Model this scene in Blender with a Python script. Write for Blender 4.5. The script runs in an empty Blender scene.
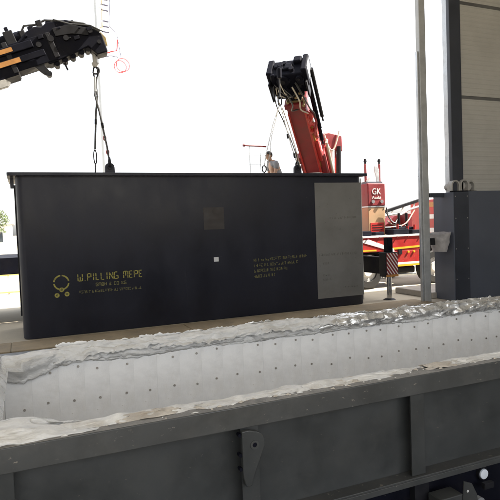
import bpy, bmesh, math, random
from mathutils import Vector, Matrix, noise as mn
random.seed(7)
scene = bpy.context.scene
col = scene.collection
R = math.radians

# ---------------------------------------------------------------- camera
cam_d = bpy.data.cameras.new('camera'); cam = bpy.data.objects.new('camera', cam_d); col.objects.link(cam)
yaw, pitch, roll = .396, .044, -.038
F = Vector((math.sin(yaw)*math.cos(pitch), math.cos(yaw)*math.cos(pitch), -math.sin(pitch)))
Rt = Vector((math.cos(yaw), -math.sin(yaw), 0)); Up = Rt.cross(F)
R2 = Rt*math.cos(roll) + Up*math.sin(roll); U2 = -Rt*math.sin(roll) + Up*math.cos(roll)
mw = Matrix((R2, U2, -F)).transposed().to_4x4(); mw.translation = (.087, -10.466, 1.897)
cam.matrix_world = mw
cam_d.sensor_width = 36; cam_d.lens = 36*540/500; cam_d.clip_start = .05; cam_d.clip_end = 3000
scene.camera = cam

# ---------------------------------------------------------------- sky, sun, exposure
to_sun = Vector((.80, -.25, 1.0)).normalized()
world = bpy.data.worlds.new('World'); scene.world = world; world.use_nodes = True
wn = world.node_tree; bg = wn.nodes['Background']
sky = wn.nodes.new('ShaderNodeTexSky'); sky.sky_type = 'NISHITA'; sky.sun_disc = False
sky.sun_elevation = math.asin(to_sun.z); sky.sun_rotation = math.atan2(to_sun.x, to_sun.y)
sky.air_density = 1.0; sky.dust_density = 3.0; sky.ozone_density = 1.0
hz = wn.nodes.new('ShaderNodeHueSaturation'); hz.inputs['Saturation'].default_value = .25      # milky, hazy sky
wn.links.new(sky.outputs[0], hz.inputs['Color']); wn.links.new(hz.outputs[0], bg.inputs[0]); bg.inputs[1].default_value = .15
sd = bpy.data.lights.new('sun', 'SUN'); sd.energy = 4.6; sd.angle = R(.6); sd.color = (1, .93, .82)
sun = bpy.data.objects.new('sun', sd); col.objects.link(sun)
sun.rotation_euler = to_sun.to_track_quat('Z', 'Y').to_euler(); sun.location = (20, -8, 30)
scene.view_settings.view_transform = 'Standard'; scene.view_settings.look = 'None'
scene.view_settings.exposure = 1.95; scene.view_settings.gamma = 1; scene.view_settings.use_curve_mapping = False

# ---------------------------------------------------------------- materials
def nd(nt, t, **kw):
    n = nt.nodes.new(t)
    for k, v in kw.items(): setattr(n, k, v)
    return n
MATS = {}
def mat(name, c, rough=.5, metal=0., var=.2, scale=2.5, bump=0., bscale=60., stain=None, samt=.5, sscale=1.3, stretch=(1, 1, 1), spec=.5, rvar=.15, chips=None):
    if name in MATS: return MATS[name]
    m = bpy.data.materials.new(name); m.use_nodes = True; nt = m.node_tree; L = nt.links.new
    b = nt.nodes['Principled BSDF']
    tc = nd(nt, 'ShaderNodeTexCoord'); mp = nd(nt, 'ShaderNodeMapping'); mp.inputs['Scale'].default_value = stretch
    L(tc.outputs['Object'], mp.inputs[0])
    n1 = nd(nt, 'ShaderNodeTexNoise'); n1.inputs['Scale'].default_value = scale; n1.inputs['Detail'].default_value = 4; n1.inputs['Roughness'].default_value = .65
    L(mp.outputs[0], n1.inputs[0])
    r1 = nd(nt, 'ShaderNodeMapRange'); r1.inputs[1].default_value = .3; r1.inputs[2].default_value = .7
    r1.inputs[3].default_value = 1-var; r1.inputs[4].default_value = 1+var
    L(n1.outputs[0], r1.inputs[0])
    mx = nd(nt, 'ShaderNodeMix', data_type='RGBA', blend_type='MULTIPLY'); mx.inputs[0].default_value = 1
    mx.inputs[6].default_value = (*c, 1); L(r1.outputs[0], mx.inputs[7])
    out = mx.outputs[2]
    if stain:
        n2 = nd(nt, 'ShaderNodeTexNoise'); n2.inputs['Scale'].default_value = sscale; n2.inputs['Detail'].default_value = 5; n2.inputs['Roughness'].default_value = .7
        L(mp.outputs[0], n2.inputs[0])
        r2 = nd(nt, 'ShaderNodeMapRange'); r2.inputs[1].default_value = .5; r2.inputs[2].default_value = .72; r2.inputs[3].default_value = 0; r2.inputs[4].default_value = samt
        L(n2.outputs[0], r2.inputs[0])
        m2 = nd(nt, 'ShaderNodeMix', data_type='RGBA'); L(r2.outputs[0], m2.inputs[0]); L(out, m2.inputs[6]); m2.inputs[7].default_value = (*stain, 1)
        out = m2.outputs[2]
    if chips:                # small scratches, flakes and specks
        cc, cs, th = chips
        n4 = nd(nt, 'ShaderNodeTexNoise'); n4.inputs['Scale'].default_value = cs; n4.inputs['Detail'].default_value = 3; n4.inputs['Roughness'].default_value = .75
        m4 = nd(nt, 'ShaderNodeMapping'); m4.inputs['Scale'].default_value = (1, 1, 2.2); m4.inputs['Rotation'].default_value = (0, .5, 0)
        L(tc.outputs['Object'], m4.inputs[0]); L(m4.outputs[0], n4.inputs[0])
        r4 = nd(nt, 'ShaderNodeMapRange'); r4.inputs[1].default_value = th; r4.inputs[2].default_value = th+.05; L(n4.outputs[0], r4.inputs[0])
        m5 = nd(nt, 'ShaderNodeMix', data_type='RGBA'); L(r4.outputs[0], m5.inputs[0]); L(out, m5.inputs[6]); m5.inputs[7].default_value = (*cc, 1); out = m5.outputs[2]
    L(out, b.inputs['Base Color'])
    r3 = nd(nt, 'ShaderNodeMapRange'); r3.inputs[1].default_value = .3; r3.inputs[2].default_value = .7
    r3.inputs[3].default_value = max(.03, rough-rvar); r3.inputs[4].default_value = min(1, rough+rvar)
    L(n1.outputs[0], r3.inputs[0]); L(r3.outputs[0], b.inputs['Roughness'])
    b.inputs['Metallic'].default_value = metal; b.inputs['Specular IOR Level'].default_value = spec
    if bump:
        n3 = nd(nt, 'ShaderNodeTexNoise'); n3.inputs['Scale'].default_value = bscale; n3.inputs['Detail'].default_value = 2
        L(mp.outputs[0], n3.inputs[0])
        bp = nd(nt, 'ShaderNodeBump'); bp.inputs['Strength'].default_value = bump; bp.inputs['Distance'].default_value = .01
        L(n3.outputs[0], bp.inputs['Height']); L(bp.outputs[0], b.inputs['Normal'])
    MATS[name] = m; return m

def glassmat():
    m = bpy.data.materials.new('window_glass'); m.use_nodes = True; b = m.node_tree.nodes['Principled BSDF']
    n = nd(m.node_tree, 'ShaderNodeTexNoise'); n.inputs['Scale'].default_value = 3
    mr = nd(m.node_tree, 'ShaderNodeMapRange'); mr.inputs[3].default_value = .03; mr.inputs[4].default_value = .09
    m.node_tree.links.new(n.outputs[0], mr.inputs[0]); m.node_tree.links.new(mr.outputs[0], b.inputs['Roughness'])
    b.inputs['Base Color'].default_value = (.03, .04, .05, 1); MATS['glass'] = m; return m
glassmat()
mat('yard', (.44, .39, .30), .9, var=.18, scale=.5, bump=.4, bscale=30, stain=(.22, .2, .17), samt=.5, sscale=.35)
mat('pit', (.12, .115, .11), .9, var=.3, scale=1.2, bump=.4, stain=(.05, .05, .05))
mat('sill', (.27, .215, .14), .85, var=.22, scale=1.6, bump=.5, bscale=45, stain=(.13, .11, .085), samt=.6, sscale=2.2)
mat('slabc', (.34, .31, .27), .9, var=.15, scale=2, bump=.4, stain=(.2, .18, .16))
mat('kettle_paint', (.0190, .0203, .0310), .5, var=.28, scale=.9, bump=.06, bscale=25, spec=.35, stain=(.026, .0275, .039), samt=.4, sscale=1.1, stretch=(1.2, 1.2, .7), chips=((.045, .045, .05), 9, .70))
mat('kettle_patch', (.032, .027, .026), .6, var=.2, scale=6)
mat('bare_sheet', (.20, .197, .19), .5, metal=.25, var=.12, scale=1.6, stain=(.16, .153, .14), samt=.6, sscale=1.0, chips=((.10, .095, .085), 10, .68))
mat('stencil', (.30, .27, .06), .7, var=.5, scale=22, rvar=.05)
mat('stencil_faint', (.15, .138, .05), .7, var=.6, scale=25, rvar=.05)
mat('chalk', (.148, .143, .132), .8, var=.4, scale=20)
mat('sticker', (.65, .66, .68), .5, var=.05)
mat('furnace_paint', (.040, .0425, .0425), .48, var=.16, scale=2.2, bump=.05, bscale=30, stain=(.066, .066, .063), samt=.45, sscale=2.0, chips=((.13, .115, .095), 14, .69))
mat('furnace_flange', (.055, .0565, .0555), .5, var=.16, scale=3, bump=.05, bscale=30, stain=(.10, .098, .092), samt=.5, sscale=2.6, chips=((.21, .19, .16), 16, .66))
mat('fibre', (.84, .83, .805), .95, var=.07, scale=5, bump=.14, bscale=70, stain=(.66, .635, .585), samt=.6, sscale=2.4, chips=((.42, .37, .30), 11, .71))
mat('fibre_wad', (.70, .69, .66), .95, var=.16, scale=9, bump=.8, bscale=45, stain=(.42, .36, .28), samt=.6, sscale=4)
mat('foil', (.80, .79, .765), .32, metal=.7, var=.16, scale=6, bump=.5, bscale=38, stain=(.45, .42, .36), samt=.55, sscale=3, rvar=.2)
mat('blanket', (.68, .67, .645), .62, metal=.1, var=.16, scale=9, bump=.6, bscale=55, stain=(.44, .40, .33), samt=.6, sscale=5, stretch=(.6, 1.5, 1.5))
mat('dust', (.25, .24, .22), .95, var=.4, scale=14, bump=.8, bscale=60, stain=(.11, .105, .10), samt=.9, sscale=7)
mat('post_grey', (.38, .39, .395), .5, metal=.1, var=.15, scale=5)
mat('fibre_dirty', (.56, .51, .44), .95, var=.3, scale=12, bump=.8, bscale=50, stain=(.22, .17, .12), samt=.7, sscale=6)
mat('pin', (.40, .37, .33), .5, metal=.6, var=.25, scale=30)
mat('dark_steel', (.018, .018, .021), .55, metal=.0, spec=.15, var=.25, scale=5)
mat('black_paint', (.007, .0075, .013), .62, var=.3, scale=4, spec=.08, stain=(.02, .019, .02), samt=.4, sscale=3, chips=((.06, .055, .05), 15, .68))
mat('rubber', (.022, .021, .02), .8, var=.25, scale=8, bump=.3)
mat('galv', (.50, .52, .54), .42, metal=.55, var=.14, scale=4, stain=(.34, .35, .36), samt=.6, sscale=7)
mat('galv_dull', (.42, .41, .39), .6, metal=.2, var=.2, scale=6, stain=(.2, .19, .17), samt=.5, sscale=4)
mat('slate', (.088, .099, .128), .5, var=.12, scale=1.5, stain=(.105, .115, .14), samt=.4, sscale=1.4)
mat('column_blue', (.040, .045, .06), .45, var=.15, scale=2)
mat('cladding', (.46, .455, .43), .55, var=.06, scale=1.2, stain=(.38, .37, .345), samt=.5, sscale=.9)
mat('cladding_joint', (.12, .12, .12), .6, var=.15)
mat('roofing', (.55, .55, .54), .6, var=.1)
mat('red_paint', (.42, .022, .018), .42, var=.2, scale=3, stain=(.30, .09, .06), samt=.55, sscale=3.5, chips=((.5, .4, .32), 13, .68))
mat('red_dull', (.20, .016, .020), .5, var=.2, scale=3.5, stain=(.13, .03, .03), samt=.5, sscale=3)
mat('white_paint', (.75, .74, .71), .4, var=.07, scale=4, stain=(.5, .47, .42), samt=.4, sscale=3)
mat('yellow_paint', (.72, .47, .03), .45, var=.1, scale=5)
mat('yellow_pale', (.45, .36, .12), .6, var=.2, scale=6)
mat('orange_decal', (.42, .19, .045), .55, var=.2, scale=9)
mat('tan_panel', (.42, .27, .15), .6, var=.12, scale=2, stain=(.5, .18, .08), samt=.4, sscale=2)
mat('brass', (.35, .27, .13), .4, metal=.7, var=.3, scale=9)
mat('grey_plastic', (.42, .40, .40), .55, var=.15, scale=9, bump=.4, bscale=25)
mat('hose', (.05, .05, .05), .5, var=.2)
mat('hose_pale', (.55, .5, .4), .5, var=.15)
mat('cable_red', (.32, .03, .03), .5, var=.1)
mat('chrome', (.6, .6, .6), .22, metal=.9, var=.1)
mat('timber', (.30, .2, .11), .8, var=.25, scale=6, stretch=(1, 6, 6))
mat('skin', (.42, .25, .17), .55, var=.08, scale=9)
mat('hair', (.02, .015, .012), .6, var=.3, scale=30)
mat('shirt', (.23, .235, .25), .9, var=.12, scale=12, bump=.5, bscale=20)
mat('trousers', (.05, .055, .08), .9, var=.2, scale=9)
mat('roof_far', (.17, .175, .18), .8, var=.15)
mat('wall_far', (.6, .58, .53), .9, var=.08)
mat('bark', (.10, .075, .05), .9, var=.3, scale=6)
mat('leaf', (.075, .10, .04), .7, var=.35, scale=1.5)
mat('pole_grey', (.33, .35, .37), .6, var=.1)
mat('insul', (.03, .025, .045), .5, var=.1)
mat('pale_disc', (.82, .86, .92), .3, var=.05)

# ---------------------------------------------------------------- mesh helpers
ROOT = {}
def root_of(o):
    while o.parent: o = o.parent
    return o
def tag(o, label=None, cat=None, group=None, kind=None):
    if label: o['label'] = label
    if cat: o['category'] = cat
    if group: o['group'] = group
    if kind: o['kind'] = kind
    return o
def empty(name, loc, label=None, cat=None, group=None):
    o = bpy.data.objects.new(name, None); o.empty_display_size = .3; col.objects.link(o); o.location = loc
    ROOT[o.name] = Vector(loc); return tag(o, label, cat, group)

class MB:
    def __init__(s, T=None): s.v = []; s.f = []; s.T = T
    def add(s, vs, fs):
        k = len(s.v)
        for p in vs:
            p = Vector(p); s.v.append(s.T @ p if s.T else p)
        s.f += [tuple(i+k for i in f) for f in fs]; return s
    def box(s, x0, x1, y0, y1, z0, z1):
        return s.add([(x, y, z) for z in (z0, z1) for y in (y0, y1) for x in (x0, x1)],
              [(0, 2, 3, 1), (4, 5, 7, 6), (0, 1, 5, 4), (2, 6, 7, 3), (0, 4, 6, 2), (1, 3, 7, 5)])
    def beam(s, a, b, w, h, up=(0, 0, 1), w2=None, h2=None):
        a = Vector(a); b = Vector(b); u = (b-a).normalized(); up = Vector(up)
        if abs(u.dot(up)) > .98: up = Vector((0, 1, 0))
        sd = u.cross(up).normalized(); vv = sd.cross(u)
        w2 = w if w2 is None else w2; h2 = h if h2 is None else h2
        vs = [c + sd*sx*ww/2 + vv*sy*hh/2 for c, ww, hh in ((a, w, h), (b, w2, h2)) for sy in (-1, 1) for sx in (-1, 1)]
        return s.add(vs, [(0, 1, 3, 2), (4, 6, 7, 5), (0, 4, 5, 1), (2, 3, 7, 6), (0, 2, 6, 4), (1, 5, 7, 3)])
    def cyl(s, a, b, r, seg=12, r2=None):
        a = Vector(a); b = Vector(b); u = (b-a).normalized(); r2 = r if r2 is None else r2
        t = Vector((0, 0, 1)) if abs(u.z) < .9 else Vector((1, 0, 0)); p = u.cross(t).normalized(); q = u.cross(p)
        vs = []
        for c, rr in ((a, r), (b, r2)):
            for i in range(seg):
                an = 2*math.pi*i/seg; vs.append(c + p*math.cos(an)*rr + q*math.sin(an)*rr)
        fs = [(i, (i+1) % seg, seg+(i+1) % seg, seg+i) for i in range(seg)] + [tuple(range(seg))[::-1], tuple(range(seg, 2*seg))]
        return s.add(vs, fs)
    def tube(s, pts, r, seg=8, closed=False):
        pts = [Vector(p) for p in pts]; n = len(pts); vs = []; fs = []; pp = None
        for i, c in enumerate(pts):
            u = (pts[(i+1) % n]-pts[i-1]) if closed else (pts[min(i+1, n-1)]-pts[max(i-1, 0)])
            u.normalize()
            if pp is None:
                t = Vector((0, 0, 1)) if abs(u.z) < .9 else Vector((1, 0, 0)); pp = u.cross(t).normalized()
            else: pp = (pp - u*pp.dot(u)).normalized()
            q = u.cross(pp)
            for j in range(seg):
                an = 2*math.pi*j/seg; vs.append(c + pp*math.cos(an)*r + q*math.sin(an)*r)
        for i in range(n if closed else n-1):
            for j in range(seg):
                a = i*seg; b2 = ((i+1) % n)*seg; fs.append((a+j, a+(j+1) % seg, b2+(j+1) % seg, b2+j))
        if not closed: fs += [tuple(range(seg))[::-1], tuple(range((n-1)*seg, n*seg))]
        return s.add(vs, fs)
    def prism(s, poly, vec):
        n = len(poly); vec = Vector(vec); vs = [Vector(p) for p in poly]; vs += [p+vec for p in vs]
        return s.add(vs, [tuple(range(n))[::-1], tuple(range(n, 2*n))] + [(i, (i+1) % n, n+(i+1) % n, n+i) for i in range(n)])
    def ring(s, c, ro, ri, a0, a1, y0, y1, seg=24):        # annular sector in the XZ plane
        full = abs(a1-a0-2*math.pi) < 1e-4; n = seg if full else seg+1; vs = []; fs = []
        for i in range(n):
            an = a0+(a1-a0)*i/seg
            for rr in (ri, ro):
                for y in (y0, y1): vs.append((c[0]+rr*math.cos(an), y, c[1]+rr*math.sin(an)))
        for i in range(seg):
            a = i*4; b2 = ((i+1) % n)*4
            for p, q in ((0, 1), (1, 3), (3, 2), (2, 0)): fs.append((a+p, a+q, b2+q, b2+p))
        if not full: fs += [(0, 2, 3, 1), ((n-1)*4, (n-1)*4+1, (n-1)*4+3, (n-1)*4+2)]
        return s.add(vs, fs)
    def build(s, name, m, parent=None, bevel=0., smooth=False, origin=None):
        me = bpy.data.meshes.new(name)
        if parent: org = ROOT[root_of(parent).name]
        else:
            xs = [[p[i] for p in s.v] for i in range(3)]
            org = Vector(origin) if origin else Vector(((min(xs[0])+max(xs[0]))/2, (min(xs[1])+max(xs[1]))/2, min(xs[2])))
        me.from_pydata([p-org for p in s.v], [], s.f)
        bm = bmesh.new(); bm.from_mesh(me); bmesh.ops.recalc_face_normals(bm, faces=bm.faces)
        if bevel:
            ed = [e for e in bm.edges if len(e.link_faces) == 2 and e.calc_face_angle(0) > .5]
            bmesh.ops.bevel(bm, geom=ed, offset=bevel, segments=2, affect='EDGES', profile=.5, clamp_overlap=True)
        bm.to_mesh(me); bm.free()
        if smooth:
            for p in me.polygons: p.use_smooth = True
            me.set_sharp_from_angle(angle=R(40))
        me.materials.append(MATS[m])
        o = bpy.data.objects.new(name, me); col.objects.link(o)
        if parent: o.parent = parent
        else: o.location = org; ROOT[o.name] = org
        return o
def share(o, parent, dv):           # a further copy of a piece, moved by dv
    c = o.copy(); col.objects.link(c); c.parent = parent; c.location = o.location + Vector(dv); return c
def text_mesh(txt, size, x, y, z, name, m, parent, width=None, align='LEFT', depth=.003):
    cu = bpy.data.curves.new('lettering', 'FONT'); cu.body = txt; cu.size = size; cu.extrude = depth; cu.align_x = align
    o = bpy.data.objects.new('lettering', cu); col.objects.link(o)
    dg = bpy.context.evaluated_depsgraph_get(); dg.update()
    me = bpy.data.meshes.new_from_object(o.evaluated_get(dg)); bpy.data.objects.remove(o)
    xs = [v.co.x for v in me.vertices]; k = (width/(max(xs)-min(xs))) if width else 1
    org = ROOT[root_of(parent).name]
    for v in me.vertices:
        a = v.co.copy(); v.co = Vector((x+a.x*k, y-a.z, z+a.y)) - org
    me.materials.clear(); me.materials.append(MATS[m]); me.name = name
    ob = bpy.data.objects.new(name, me); col.objects.link(ob); ob.parent = parent; return ob

# ---------------------------------------------------------------- ground with the furnace pit
PX0, PX1, PY0, PY1, PZ = -3.2, 12.5, -9.55, -.86, -2.45
g = MB(); xs = [-900, PX0, PX1, 900]; ys = [-600, PY0, PY1, 1500]
for i in range(3):
    for j in range(3):
        if (i, j) != (1, 1): g.add([(xs[i], ys[j], 0), (xs[i+1], ys[j], 0), (xs[i+1], ys[j+1], 0), (xs[i], ys[j+1], 0)], [(0, 1, 2, 3)])
tag(g.build('ground', 'yard', origin=(0, 0, 0)), kind='structure')
g = MB(); g.add([(PX0, PY0, PZ), (PX1, PY0, PZ), (PX1, PY1, PZ), (PX0, PY1, PZ), (PX0, PY0, -.001), (PX1, PY0, -.001), (PX1, PY1, -.001), (PX0, PY1, -.001)],
      [(0, 1, 2, 3), (0, 4, 5, 1), (1, 5, 6, 2), (2, 6, 7, 3), (3, 7, 4, 0)])
tag(g.build('furnace_pit', 'pit', origin=(0, 0, PZ)), kind='structure')
# concrete sill along the pit edge, cast in lengths
g = MB(); sill_n = 0
so = empty('door_sill', (3, -.5, 0)); so['kind'] = 'structure'; del_keys = None
for x0, x1 in ((-3.1, -.2), (-.19, 2.9), (2.91, 5.9), (5.91, 8.6)):
    MB().box(x0, x1, -.93, -.13, -.22, .018+random.uniform(-.003, .003)).build('sill_length', 'sill', so, bevel=.012)
tag(MB().box(9.02, 13.5, -.3, 1.12, 0, .15).build('concrete_plinth', 'slabc', bevel=.02), 'low raised concrete plinth beside the slim grey door post', 'plinth')

# ---------------------------------------------------------------- the hall
hall = empty('warehouse_hall', (9.3, -.6, 0), 'shaded steel warehouse hall with dark base wall and beige cladding at right', 'building')
rf = MB().box(-14, 24, -18, -.42, 8.6, 8.72).build('roof', 'roofing', hall)
MB().box(11, 24, -18.2, -18, 0, 8.6).build('rear_light_block', 'cladding', hall)  # unseen partial wall, added to cut the light inside the hall
MB().box(-14.2, -14, -18, -.42, 0, 8.6).build('end_wall', 'cladding', hall)  # unseen left wall, added to hold light out of the hall
MB().box(24, 24.2, -18, -.42, 0, 8.6).build('end_wall', 'cladding', hall)
for i in range(9): MB().box(-14, 24, -16.2+i*1.95, -16.08+i*1.95, 8.42, 8.6).build('purlin', 'galv', rf)
MB().box(8.54, 8.72, -.60, -.47, .0, 8.6).build('door_post', 'post_grey', hall, bevel=.012)
MB().box(8.49, 8.535, -.57, -.50, .0, 5.7).build('post_lit_edge', 'galv', hall, bevel=.006)  # pale strip painting the sunlit left edge of the post
MB().box(9.17, 9.50, -.86, -.76, 2.505, 8.6).build('column', 'column_blue', hall, bevel=.012)
MB().box(9.20, 9.24, -.755, -.60, 2.505, 8.6).build('column_flange', 'galv', hall)
for x, y in ((-13.5, -.7), (-13.5, -16), (23.5, -.7), (23.5, -16), (5, -16)):
    MB().box(x-.15, x+.15, y-.15, y+.15, 0, 8.6).build('column', 'column_blue', hall)
pier = MB().box(9.14, 9.60, -.90, -.25, 0, 2.50).build('pier', 'slate', hall, bevel=.01)
MB().box(9.155, 9.596, -.9065, -.9005, .02, 2.49).build('dark_pier_front', 'column_blue', hall, bevel=.001)  # darker sheet over the pier's front face
for z in (.5, 1.2, 1.9, 2.4):
    for x in (9.2, 9.55): MB().cyl((x, -.913, z), (x, -.9063, z), .012, 8).build('cover_bolt', 'galv_dull', hall)  # bolt heads on the darker sheet of the pier front
bw = MB().box(9.605, 16.0, -.87, -.30, 0, 2.52).build('base_wall', 'slate', hall, bevel=.01)
MB().box(8.73, 9.135, -.62, -.52, 2.40, 2.50).build('tie_rail', 'column_blue', hall, bevel=.006)
MB().box(8.73, 9.135, -.58, -.50, 1.30, 1.46).build('tie_rail', 'dark_steel', hall, bevel=.006)
# cladding in big sections with ribs, dark joints between
def clad(z0, z1):
    b = MB(); y0 = -.50; n = int((z1-z0)/.11); prof = []
    for i in range(n):
        z = z0+(z1-z0)*i/n; h = (z1-z0)/n
        prof += [(y0, z), (y0, z+h*.62), (y0-.007, z+h*.70), (y0-.007, z+h*.92)]
    prof += [(y0, z1), (y0+.08, z1), (y0+.08, z0)]
    b.prism([(9.63, y, z) for y, z in prof], (14.4, 0, 0)); return b
for z0, z1 in ((2.53, 4.73), (4.81, 6.93), (7.01, 8.58)): clad(z0, z1).build('cladding_panel', 'cladding', hall)
for z in (4.73, 6.93): MB().box(9.63, 24, -.485, -.41, z+.001, z+.079).build('joint_strip', 'cladding_joint', hall)
# arched fittings on top of the pier and the pale bag on its side
for k, (x, y, h, r, lab) in enumerate(((9.02+.20, -.86, .20, .125, 'leftmost arched grey pipe saddle on top of the dark pier'),
                                 (9.47, -.97+.09, .22, .13, 'middle arched grey pipe saddle on top of the dark pier'),
                                 (9.74, -.80, .20, .12, 'rightmost arched grey pipe saddle, over the dark base wall'))):
    e = empty('pipe_saddle', (x, y, 2.525), lab, 'pipe saddle', 'pipe saddles on the pier')
    zc = 2.53+h-r+.04
    b = MB(); b.ring((x, zc), r, r-.035, 0, math.pi, y-.05, y+.09, 14); b.box(x-r, x-r+.035, y-.05, y+.09, 2.527, zc); b.box(x+r-.035, x+r, y-.05, y+.09, 2.527, zc)
    b.build('arch', 'galv_dull', e)
    b = MB(); b.cyl((x, y+.02, zc-.02), (x, y+.24, zc-.02), r-.045, 14); b.build('pipe_end', 'galv_dull', e, smooth=True)
    b = MB(); b.box(x-r-.03, x+r+.03, y-.06, y+.10, 2.5225, 2.5265); b.build('base_plate', 'dark_steel', e)
# crumpled pale plastic tub hung on the pier's left side
bag = MB(); nu, nv = 28, 12
for j in range(nv+1):
    t = j/nv; z = 1.14+.43*t; hw = .20+.11*t; hd = .08+.05*t
    for i in range(nu):
        a = 2*math.pi*i/nu; ca, sa = math.cos(a), math.sin(a)
        p = Vector((9.135-.15+hd*math.copysign(abs(ca)**.6, ca), -.60+hw*math.copysign(abs(sa)**.6, sa), z+.03*ca*t))
        d = mn.noise(p*9)*.025*(0.3+t); bag.v.append(p+Vector((ca, sa, .3))*d - Vector((0, 0, 0)))
for j in range(nv):
    for i in range(nu): bag.f.append((j*nu+i, j*nu+(i+1) % nu, (j+1)*nu+(i+1) % nu, (j+1)*nu+i))
bag.f.append(tuple(range(nu)))
tag(bag.build('plastic_bag', 'grey_plastic', smooth=True), 'pale crumpled plastic bag hanging on the left side of the dark pier', 'bag')

# ---------------------------------------------------------------- furnace casing
fu = empty('furnace_casing', (4.2, -5.8, PZ), 'long dark grey steel furnace trough with white pinned lining', 'furnace')
FX0, FX1, FB = -.55, 9.0, PZ+.001
# near wall
MB().box(FX0, FX1, -7.05, -7.035, FB, .55).build('side_wall', 'furnace_paint', fu)
fl = MB(); fl.box(FX0, FX1, -7.16, -6.99, .551, .70); fl.build('top_flange', 'furnace_flange', fu, bevel=.006)
st = None
for i, x in enumerate((-.10, 1.42, 2.83, 4.29, 5.72, 7.15, 8.58)):
    b = MB(); b.box(x-.065, x+.065, -7.145, -7.135, -.085, .549); b.box(x-.006, x+.006, -7.135, -7.051, -.085, .549)
    s_ = b.build('stiffener', 'furnace_paint', fu, bevel=.002)
b = MB(); b.box(FX0, FX1, -7.17, -7.051, -.105, -.088); b.box(FX0, FX1, -7.172, -7.160, -.15, -.1055); b.build('lower_flange', 'furnace_flange', fu, bevel=.003)
for x in (-.10, 1.43, 2.86, 4.29, 5.72, 7.15): MB().box(x-.07, x+.07, -7.14, -7.051, FB, -.106).build('lower_stiffener', 'dark_steel', fu, bevel=.003)
MB().box(FX0, FX1, -7.13, -7.052, -.75, -.60).build('skirt_beam', 'dark_steel', fu, bevel=.004)
# dark recessed band below the flange, with a disc painted as a round spot of light and a bolted bracket
b = MB(); b.box(FX0, FX1, -7.075, -7.0505, -.60, -.1505); b.build('skirt_plate', 'black_paint', fu)
cp = MB(); cp.cyl((3.53, -7.12, -.245), (3.53, -7.076, -.245), .042, 24); cp.build('light_disc', 'pale_disc', fu, bevel=.006, smooth=True)
rg = MB(); rg.ring((3.53, -.245), .052, .0425, 0, 2*math.pi, -7.105, -7.076, 24); rg.build('disc_ring', 'dark_steel', fu, smooth=True)
br = MB(); br.box(2.90, 3.12, -7.30, -7.16, -.40, -.235); brk = br.build('bracket_box', 'furnace_paint', fu, bevel=.006)
pl = MB(); pl.prism([(3.10, -7.312, -.42), (3.27, -7.312, -.42), (3.25, -7.312, -.26), (3.20, -7.312, -.165), (3.12, -7.312, -.13)], (0, .010, 0))
pl.build('bracket_plate', 'furnace_flange', fu, bevel=.002)
hl = MB(); hl.cyl((3.155, -7.3145, -.215), (3.155, -7.3115, -.215), .010, 12); hl.build('bolt_hole', 'white_paint', fu)
MB().cyl((3.40, -7.20, -.42), (3.40, -7.16, -.42), .045, 16).build('pipe_stub', 'galv', fu, smooth=True)
MB().beam((3.50, -7.20, -.30), (3.50, -7.16, -.30), .10, .05).build('cable_clip', 'dark_steel', fu, bevel=.005)
# lifting lug on the second stiffener
lug = []; cx, cz = 1.405, .41
for a in range(-100, 101, 12): lug.append((cx+.02+.095*math.sin(R(a)), -7.165, cz+.035+.095*math.cos(R(a))))
lug = [(1.345, -7.165, .545), (1.40, -7.165, .547)] + [(1.425+.085*math.sin(R(a)), -7.165, .45+.085*math.cos(R(a))) for a in range(5, 120, 9)] + [(1.425, -7.165, .235), (1.405, -7.165, .17), (1.365, -7.165, .17), (1.345, -7.165, .24)]
lg = MB().prism(lug, (0, -.035, 0)).build('lifting_lug', 'furnace_paint', fu, bevel=.006)
ring = MB(); ring.ring((1.432, .445), .030, .016, 0, 2*math.pi, -7.206, -7.199, 20); ring.build('lug_eye', 'furnace_flange', lg, smooth=True)
eye = MB(); eye.cyl((1.432, -7.2035, .445), (1.432, -7.1995, .445), .0155, 16); eye.build('lug_hole', 'black_paint', lg)
for z in (.52, .385, .29): MB().cyl((1.335, -7.19, z), (1.335, -7.15, z), .013, 10).build('bolt', 'black_paint', lg)
# far wall and the end walls (steel)
MB().box(FX0, FX1, -4.45, -4.435, FB, .66).build('side_wall', 'furnace_paint', fu)
for x in (FX0, FX1-.015): MB().box(x, x+.015, -7.034, -4.451, FB, .60).build('end_wall', 'furnace_paint', fu)
b = MB(); b.box(FX0, FX1, -4.44, -4.30, .58, .665); b.build('far_flange', 'furnace_flange', fu, bevel=.005)
MB().box(FX0+.016, FX1-.016, -7.033, -4.452, FB, FB+.02).build('floor_plate', 'dark_steel', fu)
# lining modules and their anchor pins
P = .257; x0 = -.17; nmod = int((FX1-.2-x0)/P)
ln = empty
base = MB().box(x0+.0002, x0+P-.0002, -4.60, -4.4515, FB+.03, .655).build('lining_module', 'fibre', fu, bevel=.0006)
mods = [base]
for i in range(1, nmod): mods.append(share(base, fu, (i*P, random.uniform(-.0012, .0012), random.uniform(-.006, .0))))
pin = MB(); pin.cyl((x0+P/2, -4.607, 0), (x0+P/2, -4.60, 0), .0135, 10, .0135); pin.cyl((x0+P/2, -4.616, 0), (x0+P/2, -4.607, 0), .008, 6)
pin0 = pin.build('anchor_pin', 'pin', fu); first = True
for i in range(nmod):
    for z in (.475+random.gauss(0, .012), .145, -.19, -.525):
        if random.random() < .04: continue
        dv = (i*P+.05+random.gauss(0, .02), mods[i].location.y-.0005, z+random.gauss(0, .016))
        if first: pin0.location = dv; first = False
        else: share(pin0, fu, (Vector(dv)-pin0.location))
eb = MB().box(-.33, x0-.001, -4.86, -4.605, FB+.03, .63).build('end_lining_module', 'fibre', fu, bevel=.004)
for i in range(1, 8): share(eb, fu, (random.uniform(-.004, .004), -i*.259, 0))
nb = MB().box(x0+.001, x0+P-.002, -7.03, -6.92, FB+.03, .66).build('near_lining_module', 'fibre', fu, bevel=.004)
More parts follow.
